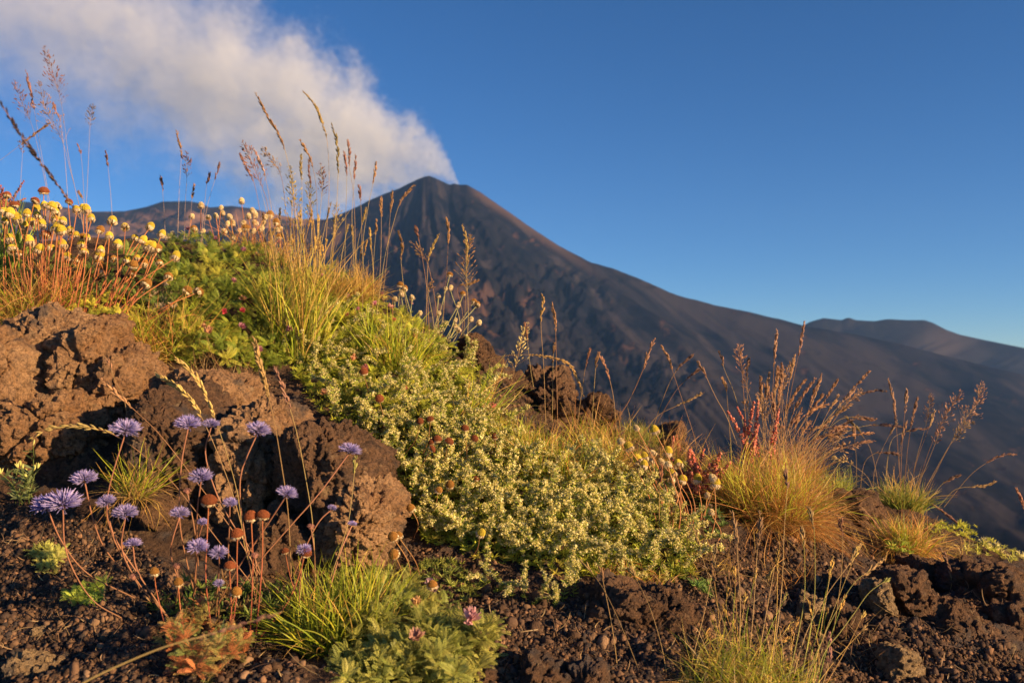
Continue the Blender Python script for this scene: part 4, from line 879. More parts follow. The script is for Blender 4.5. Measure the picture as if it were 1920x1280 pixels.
def ruff_mesh(kind):
    n = 18; a = np.arange(n) / n * 2 * PI + rng.uniform(-.12, .12, n); rad = np.stack([np.cos(a), np.sin(a), np.zeros(n)], -1)
    r = {'yellow': .0055, 'red': .0066, 'orange': .0058, 'pale': .0042}[kind]; K = 5; P = np.zeros((n, K, 3)); L = rng.uniform(.0034, .0066, n) * {'red': .8, 'yellow': 1.25}.get(kind, 1)
    t = np.linspace(0, 1, K)
    P = rad[:, None] * (r * .85 + (t * (1 - t) * 3.2 + .25 * t)[None, :, None] * L[:, None, None] * .5 - .22 * r * t[None, :, None]) + A(0, 0, -1) * (t ** 1.2)[None, :, None] * L[:, None, None]
    P += rng.normal(size=(n, K, 3)) * .00035
    W = .00125 * np.sin(np.linspace(.5, 2.8, K))[None] * rng.uniform(.7, 1.3, (n, 1))
    side = np.cross(rad, A(0, 0, 1)); mb = ribbon(MB(), P, W, pick([(.62, .50, .32), (.50, .37, .22), (.74, .62, .42)], n), side=side)
    lathe_ = lathe([(r * .95, .0002), (r * .9, -.0014), (.0012, -.0030), (.0006, -.0036)], 12, (.30, .26, .12)); mb.merge(lathe_)
    return mb.mesh('ruff', 'petal')
DOME = {k: [dome_mesh(k) for _ in range(2)] for k in ('yellow', 'red', 'orange', 'pale')}
RUFF = {k: [ruff_mesh(k) for _ in range(3)] for k in ('yellow', 'red', 'orange', 'pale')}
def stem_curve(head, root, bow, n=14):
    m = (head + root) / 2 + np.asarray(bow); return spline([head, m, root], n)
def daisy(hx, hy, d, root, kind, label, group, size=1.0, bow=(0, 0, 0), scol=None, pts=None, tilt=.38, name='dried_daisy'):
    head = at(hx, hy, d)
    P = spline([head] + [at(x, y, dd) for x, y, dd in pts] + [root], 16) if pts else stem_curve(head, root, bow)
    P = P[::-1]; o = P[0].copy(); P = P - o
    t = thing(name, o, label, 'dried flower', group)
    scol = (.38, .105, .055) if scol is None else scol
    tt = np.linspace(0, 1, len(P)); C = np.array(scol)[None, None] * (1 + .5 * tt[None, :, None] * A(.5, 1.6, .4))
    put('stem', tube(MB(), P[None], np.full((1, len(P)), .00068 * size), C, 5).mesh('stem', 'stem', True), t)
    Z = norm(norm(P[-1] - P[-2]) + rng.normal(size=3) * tilt + A(0, 0, .5))
    q = Vector(Z).to_track_quat('Z', 'Y'); s = size * rng.uniform(.78, 1.1)
    for nm, me in (('flower_dome', DOME[kind][rng.integers(2)]), ('petal_ruff', RUFF[kind][rng.integers(3)])):
        if nm == 'petal_ruff': put(nm, me, c); continue
        c = put(nm, me, t, loc=tuple(P[-1] + Z * .0028 * s)); c.rotation_euler = q.to_euler(); c.scale = (s, s, s * rng.uniform(.85, 1.15))
    return t
KN = {'yellow': 'yellow domed', 'red': 'rust-red domed', 'orange': 'orange-brown domed', 'pale': 'pale cream'}
def daisies(data, dist, rootfn, where, group, scol=None, size=1.0, name='dried_daisy', bowx=0):
    cnt = {}
    for q in sorted(data): cnt[q[2]] = cnt.get(q[2], 0) + 1
    idx = {}
    for x, y, k in sorted(data):
        i = idx.get(k, 0); idx[k] = i + 1; d = dist(x, y)
        pos = f'{nth(i)} from the left of the ' if cnt[k] > 1 else 'the only '
        root = rootfn(x, y, d)
        daisy(x, y, d, root, k, f'{pos}{KN[k]} daisy heads {where}' if cnt[k] > 1 else f'the only {KN[k]} dried daisy head {where}', group, size, (bowx + rng.normal() * .009, rng.normal() * .009, 0), scol, name=name)
Y, RD, OR, PL = 'yellow', 'red', 'orange', 'pale'
left = [(82, 364, RD), (64, 380, RD), (128, 382, RD), (85, 388, Y), (95, 391, Y), (107, 389, Y), (67, 397, Y), (50, 404, Y), (70, 407, Y), (104, 401, Y), (104, 414, Y), (117, 418, Y), (107, 431, Y), (100, 434, Y), (117, 437, Y), (144, 396, Y), (156, 393, Y), (163, 397, Y),
 (171, 412, Y), (132, 435, Y), (142, 444, Y), (154, 451, OR), (163, 449, Y), (153, 463, Y), (157, 476, Y), (85, 444, RD), (19, 451, Y), (56, 457, Y), (186, 435, OR), (210, 418, Y), (235, 427, Y), (280, 428, Y), (302, 442, Y), (252, 449, Y), (266, 453, Y), (277, 466, Y), (285, 476, Y),
 (189, 471, Y), (185, 482, Y), (185, 498, OR), (190, 509, OR), (237, 490, Y), (257, 487, Y), (249, 500, OR), (268, 497, OR), (248, 516, OR), (328, 484, Y), (299, 496, OR), (272, 535, OR), (311, 534, OR), (315, 522, OR), (343, 525, OR), (348, 547, OR), (369, 549, OR),
 (24, 470, Y), (36, 480, OR), (72, 470, Y), (92, 468, Y), (118, 462, Y), (125, 486, Y), (142, 492, OR), (60, 420, Y), (78, 424, Y), (205, 446, Y), (220, 462, Y), (214, 488, OR), (13, 370, RD), (28, 389, RD), (4, 398, Y), (17, 404, Y), (10, 418, Y), (34, 414, Y), (43, 428, Y), (283, 464, Y), (295, 470, OR)]
def root_left(x, y, d):
    bx = 20 + (x - 0) * .70 + rng.uniform(-14, 14); bx = bx if x < 230 else bx - 6; return hit1(bx, 600 + rng.uniform(-26, 8) + .05 * bx)
daisies(left, lambda x, y: 1.40 + rng.uniform(-.06, .08), root_left, 'above the left lava outcrop', 'dried daisies above the left outcrop', size=1.02)
blur = [(377, 388, PL), (414, 392, PL), (453, 380, PL), (359, 408, PL), (391, 409, PL), (405, 407, PL), (417, 402, PL), (433, 409, PL), (466, 408, PL), (475, 398, PL), (426, 422, PL), (436, 422, PL), (455, 420, PL), (461, 431, OR), (448, 434, PL), (420, 436, PL),
 (435, 448, PL), (414, 459, PL), (364, 432, OR), (379, 436, PL), (323, 442, PL), (315, 447, PL), (478, 406, PL), (495, 409, PL), (506, 406, OR), (517, 420, OR), (525, 430, OR), (520, 434, PL), (523, 447, OR), (494, 421, PL), (480, 420, PL), (475, 436, PL), (489, 431, PL)]
daisies(blur, lambda x, y: 1.86 + rng.uniform(-.08, .1), lambda x, y, d: at(x + rng.uniform(-8, 16), 500 + rng.uniform(-6, 20), d), 'blurred behind the green cushion', 'pale daisies behind the green cushion', size=1.08)
crest = [(843, 518, OR), (834, 543, PL), (844, 542, PL), (868, 553, OR), (822, 557, PL), (858, 574, PL), (887, 568, OR), (894, 573, OR), (822, 589, PL), (853, 602, PL), (883, 601, PL), (897, 607, PL), (853, 613, PL), (750, 537, OR), (758, 543, OR), (752, 553, PL), (773, 560, PL), (786, 589, PL), (740, 563, PL), (860, 620, PL)]
daisies(crest, lambda x, y: 1.62 + rng.uniform(-.05, .08), lambda x, y, d: at(760 + (x - 740) * .42 + rng.uniform(-10, 10), 660 + (x - 740) * .3, d - .02), 'at the crest end', 'small daisies at the end of the crest', scol=(.34, .24, .14), size=.86)
rightc = [(1195, 805, PL), (1229, 810, Y), (1165, 831, PL), (1181, 842, Y), (1225, 853, PL), (1210, 859, Y), (1222, 866, PL), (1207, 875, Y), (1199, 865, Y), (1252, 852, Y), (1253, 875, PL), (1273, 873, Y), (1242, 869, PL), (1263, 890, Y), (1259, 902, PL), (1279, 904, Y), (1266, 929, PL), (1307, 902, Y), (1339, 900, PL), (1341, 911, Y), (1326, 932, PL), (1329, 949, Y), (1334, 963, PL), (1367, 1006, PL), (1377, 1034, PL), (1307, 1002, PL)]
def root_right(x, y, d): return at(1240 + (x - 1160) * .28 + rng.uniform(-16, 16), 1000 + (x - 1160) * .33 + rng.uniform(-14, 14), 1.07)
daisies(rightc, lambda x, y: 1.10 + rng.uniform(-.03, .05), root_right, 'right of the carpet', 'dried daisies right of the carpet', scol=(.44, .15, .08), size=.84, bowx=.012)
mid = [(682, 701, RD, (680, 770), 1.2), (711, 750, RD, (711, 830), 1.15), (788, 792, RD, (748, 862), 1.1), (807, 789, RD, (775, 880), 1.1), (820, 828, RD, (790, 885), 1.08), (840, 831, RD, (805, 895), 1.08), (807, 843, RD, (740, 925), 1.06), (811, 831, RD, (795, 880), 1.08), (871, 806, RD, (860, 900), 1.1), (889, 824, RD, (790, 905), 1.08), (928, 822, RD, (915, 890), 1.12),
 (891, 900, RD, (880, 950), 1.04), (843, 911, OR, (800, 960), 1.02), (821, 921, OR, (790, 975), 1.0), (900, 1002, Y, (864, 1062), .93), (738, 1008, OR, (770, 1100), .88), (748, 1007, OR, (790, 1105), .885), (740, 1040, OR, (745, 1110), .87), (811, 1101, OR, (770, 1140), .82), (772, 955, OR, (775, 1010), .97)]
ML = ['red-brown dried head on a tall red stem in the upper carpet', 'red-brown dried head below and right of the tall-stemmed one', 'darker left one of the touching red pair in the upper carpet', 'brighter right one of the touching red pair in the upper carpet', 'red head in the small trio, its top left member',
 'red head just right of the small trio in the carpet', 'lowest red head of the small trio in the carpet', 'half-hidden red head at the back of the small trio', 'red head higher up, right of the small trio', 'red head on a long leaning stem right of the small trio', 'faint red head at the upper right edge of the carpet', 'dull red head sunk in the middle of the carpet',
 'orange-brown head at the left side of the carpet', 'faint orange head beside the orange-brown one at the left of the carpet', 'single white and yellow head on a leaning stem at the lower carpet edge', 'left one of two orange heads touching before the leaning slab', 'right one of two orange heads touching before the leaning slab', 'orange head hanging below the touching pair on a curved stem',
 'fuzzy orange-brown dried head on the small green cushion', 'orange head on a curved red stem at the left foot of the carpet']
for (x, y, k, (bx, by), d), lb in zip(mid, ML): daisy(x, y, d - .02, at(bx, by, d + .02), k, lb, 'dried daisies in the white-flowered carpet', .70, (.006, 0, 0), (.30, .12, .07))
low = [(391, 946, RD, [(388, 1010), (386, 1090)], (398, 1190), 'rust-red head highest and furthest left of the near group'), (471, 975, RD, [(474, 1050), (472, 1120)], (468, 1200), 'left one of the two rust-red heads side by side in the near group'), (492, 972, RD, [(492, 1040), (488, 1100)], (480, 1190), 'right one of the two rust-red heads side by side in the near group'),
 (445, 1007, RD, [(444, 1050), (444, 1110)], (432, 1200), 'largest rust-red head in the middle of the near group'), (430, 1066, RD, [(432, 1100), (434, 1150)], (436, 1210), 'rust-red head right of the low violet flower, near group'), (442, 1114, OR, [(434, 1140), (430, 1180)], (428, 1230), 'small orange head lowest in the near group'),
 (334, 1096, OR, [(338, 1140), (345, 1180)], (354, 1222), 'orange-topped cream head in the lower left, right one of two'), (289, 1076, OR, [(294, 1110), (306, 1160)], (322, 1222), 'orange-topped cream head in the lower left, left one of two'), (571, 1040, RD, [(560, 1080), (535, 1135)], (470, 1215), 'big rust-red head covering a violet flower at the right of the near group'),
 (535, 1037, RD, [(544, 1080), (556, 1120)], (560, 1170), 'small withered dark red head left of the one covering a violet flower')]
for x, y, k, pts, (bx, by), lb in low:
    small = .6 if 'small withered' in lb else 1.0
    daisy(x, y, .775, at(bx, by, .79), k, lb, 'near dried daisies in the lower left', (.84 if k == RD else .72) * small, pts=[(a, b, .782) for a, b in pts], scol=(.36, .09, .06), tilt=.12)

# violet globe flowers
def violet_mesh(seed, r=.0105):
    g = np.random.default_rng(seed); n = 210; k = np.arange(n) + .5; ph = np.arccos(1 - k / n * 1.08); th = PI * (1 + 5 ** .5) * k
    d = np.stack([np.sin(ph) * np.cos(th), np.sin(ph) * np.sin(th), np.cos(ph)], -1); d = norm(d + g.normal(size=d.shape) * .12)
    mb = MB(); K = 4; t = np.linspace(0, 1, K); L = g.uniform(.72, 1.05, n) * r
    cz = A(1, 1, .58); base = d * .0022
    P = base[:, None] + (d * cz)[:, None] * (t[None, :, None] * L[:, None, None]) + g.normal(size=(n, 1, 3)) * .0004 * t[None, :, None] ** 2 + A(0, 0, 1) * (t ** 2)[None, :, None] * .0012
    W = np.array([.00010, .00026, .00034, .00010])[None] * g.uniform(.8, 1.4, (n, 1))
    base_c = np.array([(.32, .29, .62), (.46, .40, .72), (.54, .45, .74), (.38, .34, .70)])[g.integers(0, 4, n)] * g.uniform(.85, 1.25, (n, 1))
    C = base_c[:, None] * (.65 + .6 * t[None, :, None]); tube(mb, P, W, C, 3)
    m = 60; dd = norm(g.normal(size=(m, 3)) * A(1, 1, .5) + A(0, 0, .7)); tips = dd * cz * r * g.uniform(.9, 1.12, (m, 1))
    tube(mb, np.stack([dd * .003, tips], 1), np.full((m, 2), .00013), np.array((.62, .56, .78)) * g.uniform(.8, 1.15, (m, 1)), 3)
    v, f = ICO[1]; scatter(mb, (v, [f], np.ones((len(v), 3))), tips, dd, np.full(m, .00034), cset=np.tile(A(.55, .48, .75), (m, 1))); return mb.mesh('florets', 'petal')
def calyx_mesh(seed):
    g = np.random.default_rng(seed); n = 16; a = np.arange(n) / n * 2 * PI; rad = np.stack([np.cos(a), np.sin(a), np.zeros(n)], -1); t = np.linspace(0, 1, 4)
    P = rad[:, None] * (.001 + .0052 * t[None, :, None] ** .8) + A(0, 0, -1) * (.0016 * (1 - t))[None, :, None] + g.normal(size=(n, 4, 3)) * .0002
    mb = ribbon(MB(), P, np.tile(np.array([.0009, .0014, .0011, .0001]), (n, 1)), np.array([(.28, .16, .10), (.24, .20, .09), (.36, .15, .13)])[g.integers(0, 3, n)], side=np.cross(rad, A(0, 0, 1)))
    mb.merge(lathe([(.0042, -.0003), (.0036, -.0018), (.0007, -.0032)], 10, (.26, .17, .09))); return mb.mesh('calyx', 'leaf')
VM = [violet_mesh(s) for s in (1, 2, 3, 4)]; CM = [calyx_mesh(s) for s in (1, 2)]
VF = [(235, 802, 27, [(208, 900), (200, 960), (220, 1025)], (262, 1100), 'bluest violet flower, highest on the left above the small dry tuft'),
 (353, 792, 24, [(340, 870), (336, 960), (345, 1030)], (372, 1140), 'pale violet flower on the tallest stem, left one of the close top pair'),
 (396, 794, 16, [(385, 850), (404, 920), (435, 980), (470, 1030)], (498, 1100), 'smaller violet flower, right one of the close top pair'),
 (483, 803, 22, [(454, 880), (450, 930), (456, 985)], (480, 1130), 'violet flower above the touching rust-red heads, before the knobbly column'),
 (655, 842, 20, [(598, 925), (545, 985), (480, 1060)], (425, 1140), 'lone violet flower furthest right before the big dark block'),
 (159, 895, 24, [(175, 975), (198, 1030)], (246, 1088), 'violet flower just above the touching big pair on the left'),
 (118, 939, 34, [(122, 1025), (146, 1085), (180, 1130)], (228, 1158), 'largest violet flower, right one of the touching pair at the far left'),
 (88, 942, 26, [(116, 1015), (165, 1075)], (256, 1122), 'left one of the touching big violet pair at the far left'),
 (200, 938, 17, [(214, 1005), (262, 1080)], (322, 1166), 'small violet flower in the gap right of the big pair'),
 (235, 959, 23, [(229, 1030), (258, 1090)], (300, 1140), 'violet flower just below and right of the small one beside the big pair'),
 (377, 892, 22, [(370, 960), (369, 1020)], (366, 1110), 'spiky violet flower before the dark block, above the highest rust-red head'),
 (431, 940, 13, [(430, 990), (428, 1040)], (432, 1110), 'little violet flower between two rust-red heads'),
 (537, 922, 19, [(500, 985), (440, 1075)], (400, 1150), 'violet flower on the leaning stem before the knobbly column'),
 (337, 960, 18, [(320, 1030), (332, 1080)], (350, 1140), 'violet flower above the low blue-violet pair'),
 (249, 1018, 16, [(258, 1070), (298, 1135)], (324, 1170), 'small round violet flower lowest on the left'),
 (371, 1022, 20, [(368, 1060), (364, 1100)], (362, 1150), 'left one of the low blue-violet pair'),
 (410, 1034, 17, [(411, 1060), (408, 1100)], (405, 1155), 'right one of the low blue-violet pair'),
 (380, 977, 10, [(372, 1010), (368, 1040)], (366, 1100), 'tiny half-open violet flower below the highest rust-red head'),
 (622, 951, 9, [(600, 975), (580, 1010)], (550, 1080), 'tiny violet flower low before the big dark block'),
 (570, 1028, 14, [(566, 1060), (562, 1100)], (560, 1150), 'violet flower mostly hidden by a big rust-red head'),
 (410, 1092, 10, [(411, 1120), (410, 1150)], (412, 1200), 'tiny pink-violet flower lowest in the near group'),
 (660, 981, 9, [(640, 1030), (622, 1090)], (600, 1170), 'tiny pale violet flower against the crumbly slab')]
for i, (x, y, r, pts, (bx, by), lb) in enumerate(VF):
    dh = .775 + (.05 if x > 600 else 0) + rng.uniform(-.012, .012)
    n_ = len(pts); dr = .82 if by < 1130 else .80
    P = spline([at(x, y + r * .35, dh)] + [at(a, b, dh + (dr - dh) * (j + 1) / (n_ + 1)) for j, (a, b) in enumerate(pts)] + [at(bx, by, dr)], 22)[::-1]
    o = P[0].copy(); P = P - o; t = thing('violet_globe_flower', o, lb, 'flower', 'violet globe flowers before the outcrop')
    tt = np.linspace(0, 1, len(P)); C = (A(.26, .13, .06) * (1 - tt[:, None]) + A(.42, .19, .12) * tt[:, None])[None]
    put('stem', tube(MB(), P[None], np.full((1, len(P)), .00062), C, 5).mesh('stem', 'stem', True), t)
    Z = norm(norm(P[-1] - P[-3]) * .6 + A(0, -.28, 1.0) + rng.normal(size=3) * .1); s = r / F * dh / .0112
    q = Vector(Z).to_track_quat('Z', 'Y').to_euler()
    for nm, me in (('florets', VM[i % 4]), ('calyx', CM[i % 2])):
        if nm == 'calyx': put(nm, me, c); continue
        c = put('flower_head', me, t, loc=tuple(P[-1] + Z * .002 * s)); c.rotation_euler = q; c.scale = (s, s, s)
for x, y, bx, by, lb in [(351, 921, 372, 1060, 'closed pinkish bud on a thin stem above the lower violet pair'), (332, 1062, 330, 1130, 'small brown bud low in the near group'), (250, 1082, 262, 1110, 'tiny orange-pink bud at the left foot of the near group'), (478, 1042, 480, 1120, 'withered reddish bud right of the largest rust-red head'), (583, 988, 590, 1080, 'small greyish bud before the knobbly column')]:
    dh = .78; P = spline([at(x, y, dh), at((x + bx) / 2 + 3, (y + by) / 2, dh), at(bx, by, .8)], 10)[::-1]; o = P[0].copy(); P = P - o
    t = thing('flower_bud', o, lb, 'flower bud', 'closed buds before the outcrop'); put('stem', tube(MB(), P[None], np.full((1, 10), .0005), A(.3, .15, .08), 4).mesh('stem', 'stem', True), t)
    mb = lathe([(.0002, .0022), (.0016, .0018), (.0024, .0006), (.0022, -.001), (.0005, -.0024)], 10, (.42, .20, .14)); florets(mb, .0022, .002, 30, (.48, .24, .2), .0014, .0003)
    put('bud', mb.mesh('bud', 'petal'), t, loc=tuple(P[-1]))

# ------------------------------------------------------------------ leafy plants
def pinnate(n=8, L=.022, lw=.0034, ll=.0062, c=(.14, .24, .04), curl=.3):
    """a small feather leaf along +z bending to +x"""
    t = np.linspace(.22, 1, n); mb = MB(); ang = t * curl
    sx, sz = L * (1 - np.cos(ang)) / max(curl, .01), L * np.sin(ang) / max(curl, .01)
    sp_ = np.stack([sx, np.zeros(n), sz], -1); Tn = np.stack([np.sin(ang), np.zeros(n), np.cos(ang)], -1)
    tube(mb, np.vstack([[0, 0, 0], sp_])[None], np.full((1, n + 1), .00022), np.array(c) * 1.3, 3)
    for sgn in (-1, 1):
        dirn = norm(A(0, sgn, 0) * .85 + Tn * .6); s = ll * np.sin(np.linspace(.9, 2.7, n))[:, None]
        up = norm(np.cross(Tn, A(0, 1, 0))) * -1; wv = norm(np.cross(dirn, up)) * lw * .5
        a = sp_; b = sp_ + dirn * s * .55 + wv + up * .0006; d_ = sp_ + dirn * s * .55 - wv + up * .0006; e = sp_ + dirn * s + up * .0012
        v = np.stack([a, b, e, d_], 1).reshape(-1, 3); f = np.arange(n * 4).reshape(n, 4); mb.add(v, f, np.array(c))
    return mb
def rosette(n=10, leaf=None, lo=.25, hi=1.25, g=rng):
    mb = MB(); a = g.uniform(0, 2 * PI, n); el = g.uniform(lo, hi, n)
    Z = np.stack([np.cos(a) * np.cos(el), np.sin(a) * np.cos(el), np.sin(el)], -1)
    X = np.stack([np.cos(a) * np.sin(el), np.sin(a) * np.sin(el), -np.cos(el)], -1); Y_ = np.cross(Z, X)
    v, fs, c = leaf.arrays()
    for i in range(n):
        s = g.uniform(.7, 1.15); Rm = np.stack([X[i], Y_[i], Z[i]], -1); vv = (v * s) @ Rm.T; k = g.uniform(.8, 1.25)
        n0 = mb.n; mb.v.append(vv); mb.c.append(c * k); [mb.f.append(f + n0) for f in fs]; mb.n += len(vv)
    return mb
def whorl(n=14, L=.009, w_=.0013, c=(.12, .22, .04), lo=.1, hi=1.2):
    a = rng.uniform(0, 2 * PI, n); el = rng.uniform(lo, hi, n); d = np.stack([np.cos(a) * np.cos(el), np.sin(a) * np.cos(el), np.sin(el)], -1); t = np.linspace(0, 1, 3)
    P = d[:, None] * (t[None, :, None] * L * rng.uniform(.7, 1.2, (n, 1, 1))) + A(0, 0, -1) * .12 * L * t[None, :, None] ** 2
    return ribbon(MB(), P, np.tile([w_ * .35, w_ * .5, w_ * .08], (n, 1)), np.array(c) * rng.uniform(.8, 1.25, (n, 1)))
def pink_flower(n=26, L=.0072, c=(.58, .26, .28)):
    a = rng.uniform(0, 2 * PI, n); el = rng.uniform(.2, 1.3, n); d = np.stack([np.cos(a) * np.cos(el), np.sin(a) * np.cos(el), np.sin(el)], -1); t = np.linspace(0, 1, 4)
    P = d[:, None] * (t[None, :, None] * L) + A(0, 0, 1) * .25 * L * t[None, :, None] ** 2
    return ribbon(MB(), P, np.tile([.0006, .0013, .0015, .0003], (n, 1)), np.array(c) * rng.uniform(.7, 1.35, (n, 1)))
def shrub(label, name, poly, spacing, ros, scale, pal, lift=.012, flowers=(), fsc=1.0, fcol=None, cat='plant', jit=.5, bulge=0):
    x, y = region(poly, spacing); p = hit(x, y); nrm = gnormal(p); n = len(p); c0 = p.mean(0)
    t = thing(name, c0, label, cat)
    cx, cy = np.mean([q[0] for q in poly]), np.mean([q[1] for q in poly]); hw_ = (max(q[0] for q in poly) - min(q[0] for q in poly)) / 2; hh_ = (max(q[1] for q in poly) - min(q[1] for q in poly)) / 2
    dome = np.clip(1 - ((x - cx) / hw_) ** 2 - ((y - cy) / hh_) ** 2, 0, 1) * bulge
    clump = fbm(np.stack([x / 42, y / 42, np.zeros(n)], -1), 2, 77)
    p = p + nrm * (lift * rng.uniform(.0, 1, n) + dome + np.clip(clump, -.4, 1) * lift * .9)[:, None] - c0
    mb = MB(); q4 = len(ros)
    for i in range(q4):
        k = np.arange(n) % q4 == i; z = norm(nrm[k] * .8 + A(0, -.12, .5) + rng.normal(size=(k.sum(), 3)) * .42)
        scatter(mb, ros[i], p[k], z, scale * rng.uniform(.7, 1.25, k.sum()), cmul=pick(pal, k.sum(), .22))
    put('foliage', mb.mesh('foliage', 'leaf'), t)
    for fx, fy, sc_, cc in flowers:
        q = hit1(fx, fy); nn = gnormal(q[None])[0]; q = q + nn * (lift * 2.0 + bulge * .9) - c0
        fl = pink_flower(c=cc); o = put('flower_head', fl.mesh('flower_head', 'petal'), t, loc=tuple(q)); o.rotation_euler = Vector(norm(nn + A(0, -.5, .3))).to_track_quat('Z', 'Y').to_euler(); o.scale = (sc_ * fsc,) * 3
    return t
PIN = [rosette(13, pinnate(8, .019, .0011, .0046, (1, 1, 1), .6)) for _ in range(4)]
SIL = [rosette(9, pinnate(10, .022, .0013, .0050, (1, 1, 1), .7), .3, 1.25) for _ in range(4)]
WH = [whorl(c=(1, 1, 1)) for _ in range(4)]
PK, SAL, RDP = (.60, .28, .34), (.62, .34, .20), (.62, .10, .14)
shrub('broad dark green feathery cushion plant dotted with pink flowers on the crest', 'cushion_plant', [(300, 470), (350, 448), (440, 455), (520, 478), (560, 520), (560, 640), (520, 700), (460, 690), (400, 695), (340, 690), (320, 640), (350, 600), (318, 540)], 12.5, PIN, .95,
      [(.28, .35, .045), (.36, .41, .05), (.21, .28, .04), (.50, .48, .07)], .014, [(357, 471, 1, PK), (406, 487, .9, PK), (452, 510, 1.1, PK), (517, 491, .9, PK), (436, 568, 1.1, PK), (449, 603, 1.2, SAL), (422, 625, 1, RDP), (452, 622, 1, RDP), (452, 655, 1.2, PK), (397, 668, 1.5, SAL), (545, 660, 1.3, PK), (473, 475, .7, SAL), (385, 655, 1, SAL), (476, 696, 1.2, PK)], .8, bulge=.012)
shrub('sloping green feathery plant with many pink flowers above the white-flowered carpet', 'cushion_plant', [(560, 500), (640, 520), (700, 550), (740, 585), (800, 625), (850, 665), (800, 720), (700, 700), (600, 660), (560, 620)], 14, PIN, .85,
      [(.42, .45, .05), (.50, .48, .06), (.32, .37, .05)], .012, [(613, 605, 1.1, SAL), (652, 580, .9, PK), (672, 605, .8, PK), (700, 597, 1, PK), (724, 603, 1.3, (.66, .34, .3)), (733, 625, .9, RDP), (650, 615, .9, SAL), (690, 563, .8, PK), (705, 575, .8, PK), (597, 540, .8, PK), (660, 700, 1, SAL), (757, 590, .8, PK), (767, 655, 1, SAL)], .75)
shrub('yellow-green small-leaved carpet under the pink flowers and dry grass', 'cushion_plant', [(540, 660), (600, 665), (700, 700), (800, 720), (860, 690), (900, 740), (820, 790), (700, 780), (620, 760), (560, 720)], 13, PIN, .72,
      [(.44, .47, .05), (.52, .50, .07), (.32, .37, .05)], .010, [(688, 720, 1.5, (.5, .2, .18)), (750, 755, 1.2, (.6, .25, .16)), (610, 765, 1.2, SAL), (590, 740, 1, SAL), (662, 692, 1, SAL), (902, 795, 1.2, RDP), (915, 790, 1.2, (.66, .2, .2))], .8)
shrub('silvery green plant of feathery leaf sprays with faded pink flowers, bottom middle', 'milkvetch', [(620, 1110), (680, 1085), (740, 1105), (800, 1120), (820, 1170), (880, 1190), (925, 1215), (910, 1260), (880, 1300), (640, 1300), (640, 1240), (700, 1180)], 10.5, SIL, .64,
      [(.42, .45, .10), (.50, .50, .12), (.32, .37, .08), (.52, .50, .12)], .012, [(880, 1225, 1.7, (.62, .36, .38)), (822, 1165, 1.2, (.5, .34, .34)), (788, 1200, 1.2, (.66, .42, .2)), (785, 1262, 1.3, (.5, .28, .22)), (812, 1150, .9, (.5, .34, .4)), (645, 1200, .9, (.6, .4, .16))], .82, bulge=.008)
shrub('small rounded yellow-green cushion between the carpet and the silvery plant', 'cushion_plant', [(782, 1075), (820, 1060), (870, 1068), (905, 1098), (902, 1130), (860, 1142), (810, 1125), (780, 1100)], 8.2, WH, .72,
      [(.30, .34, .06), (.36, .38, .08), (.22, .27, .06)], .007, bulge=.007)
shrub('feathery yellow-green leaf mat at the foot of the left daisy stems', 'daisy_foliage', [(-20, 560), (60, 570), (140, 560), (240, 570), (300, 600), (330, 650), (230, 640), (160, 600), (100, 625), (0, 610)], 10, PIN, .5,
      [(.46, .44, .05), (.52, .48, .07), (.36, .38, .05)], .012)
shrub('dense green foliage behind the left daisy stems up to the crest', 'daisy_foliage', [(-20, 500), (60, 500), (160, 495), (300, 470), (345, 520), (340, 600), (240, 575), (100, 570), (-20, 560)], 14, PIN, .8,
      [(.16, .24, .05), (.24, .30, .06), (.12, .2, .04)], .014)
shrub('greyish white woolly dried leaf clump among the right-hand daisy stems', 'dried_plant', [(250, 545), (285, 535), (330, 555), (335, 590), (290, 600), (255, 580)], 9, WH, .9, [(.50, .40, .26), (.42, .33, .22)], .012, cat='dried plant')
shrub('low feathery red-green leaf sprays at the bottom left of the grass clump', 'seedling', [(310, 1200), (370, 1180), (450, 1200), (465, 1250), (440, 1290), (330, 1290)], 12, PIN, .60, [(.50, .20, .08), (.30, .26, .08), (.40, .28, .10), (.22, .26, .08)], .016)
shrub('leafy green shoots at the base of the violet flowers', 'flower_foliage', [(255, 1130), (330, 1120), (420, 1110), (520, 1110), (560, 1150), (520, 1190), (400, 1180), (300, 1165)], 13, WH, 1.15, [(.18, .27, .05), (.14, .22, .05), (.24, .30, .07), (.30, .18, .08)], .016)
shrub('pale crinkled seedling on the black cinders, upper one of two', 'seedling', [(60, 1035), (90, 1022), (120, 1040), (105, 1085), (75, 1080)], 8, PIN, .42, [(.60, .58, .16), (.50, .52, .13)], .006, cat='seedling')
shrub('bright green lobed seedling on the black cinders, lower one of two', 'seedling', [(128, 1118), (160, 1105), (205, 1112), (180, 1135), (150, 1145), (130, 1140)], 9.5, PIN, .5, [(.34, .46, .07), (.42, .50, .08)], .006, cat='seedling')
shrub('green leafy plant at the front of the far right golden tuft', 'leafy_plant', [(1655, 1025), (1690, 1010), (1712, 1030), (1706, 1055), (1665, 1050)], 8, WH, .9, [(.34, .46, .06), (.42, .50, .08)], .012)
shrub('bright green creeping plant along the far right crest, upper part', 'leafy_plant', [(1735, 985), (1780, 975), (1840, 985), (1855, 1010), (1800, 1012), (1745, 1005)], 9, WH, 1.1, [(.52, .54, .07), (.60, .58, .10)], .014)
shrub('pale green creeping plant with cream flowers at the right picture edge', 'leafy_plant', [(1800, 1025), (1850, 1015), (1920, 1025), (1930, 1060), (1870, 1050), (1810, 1040)], 8, WH, 1.0, [(.52, .52, .10), (.74, .66, .28), (.58, .54, .12)], .012)
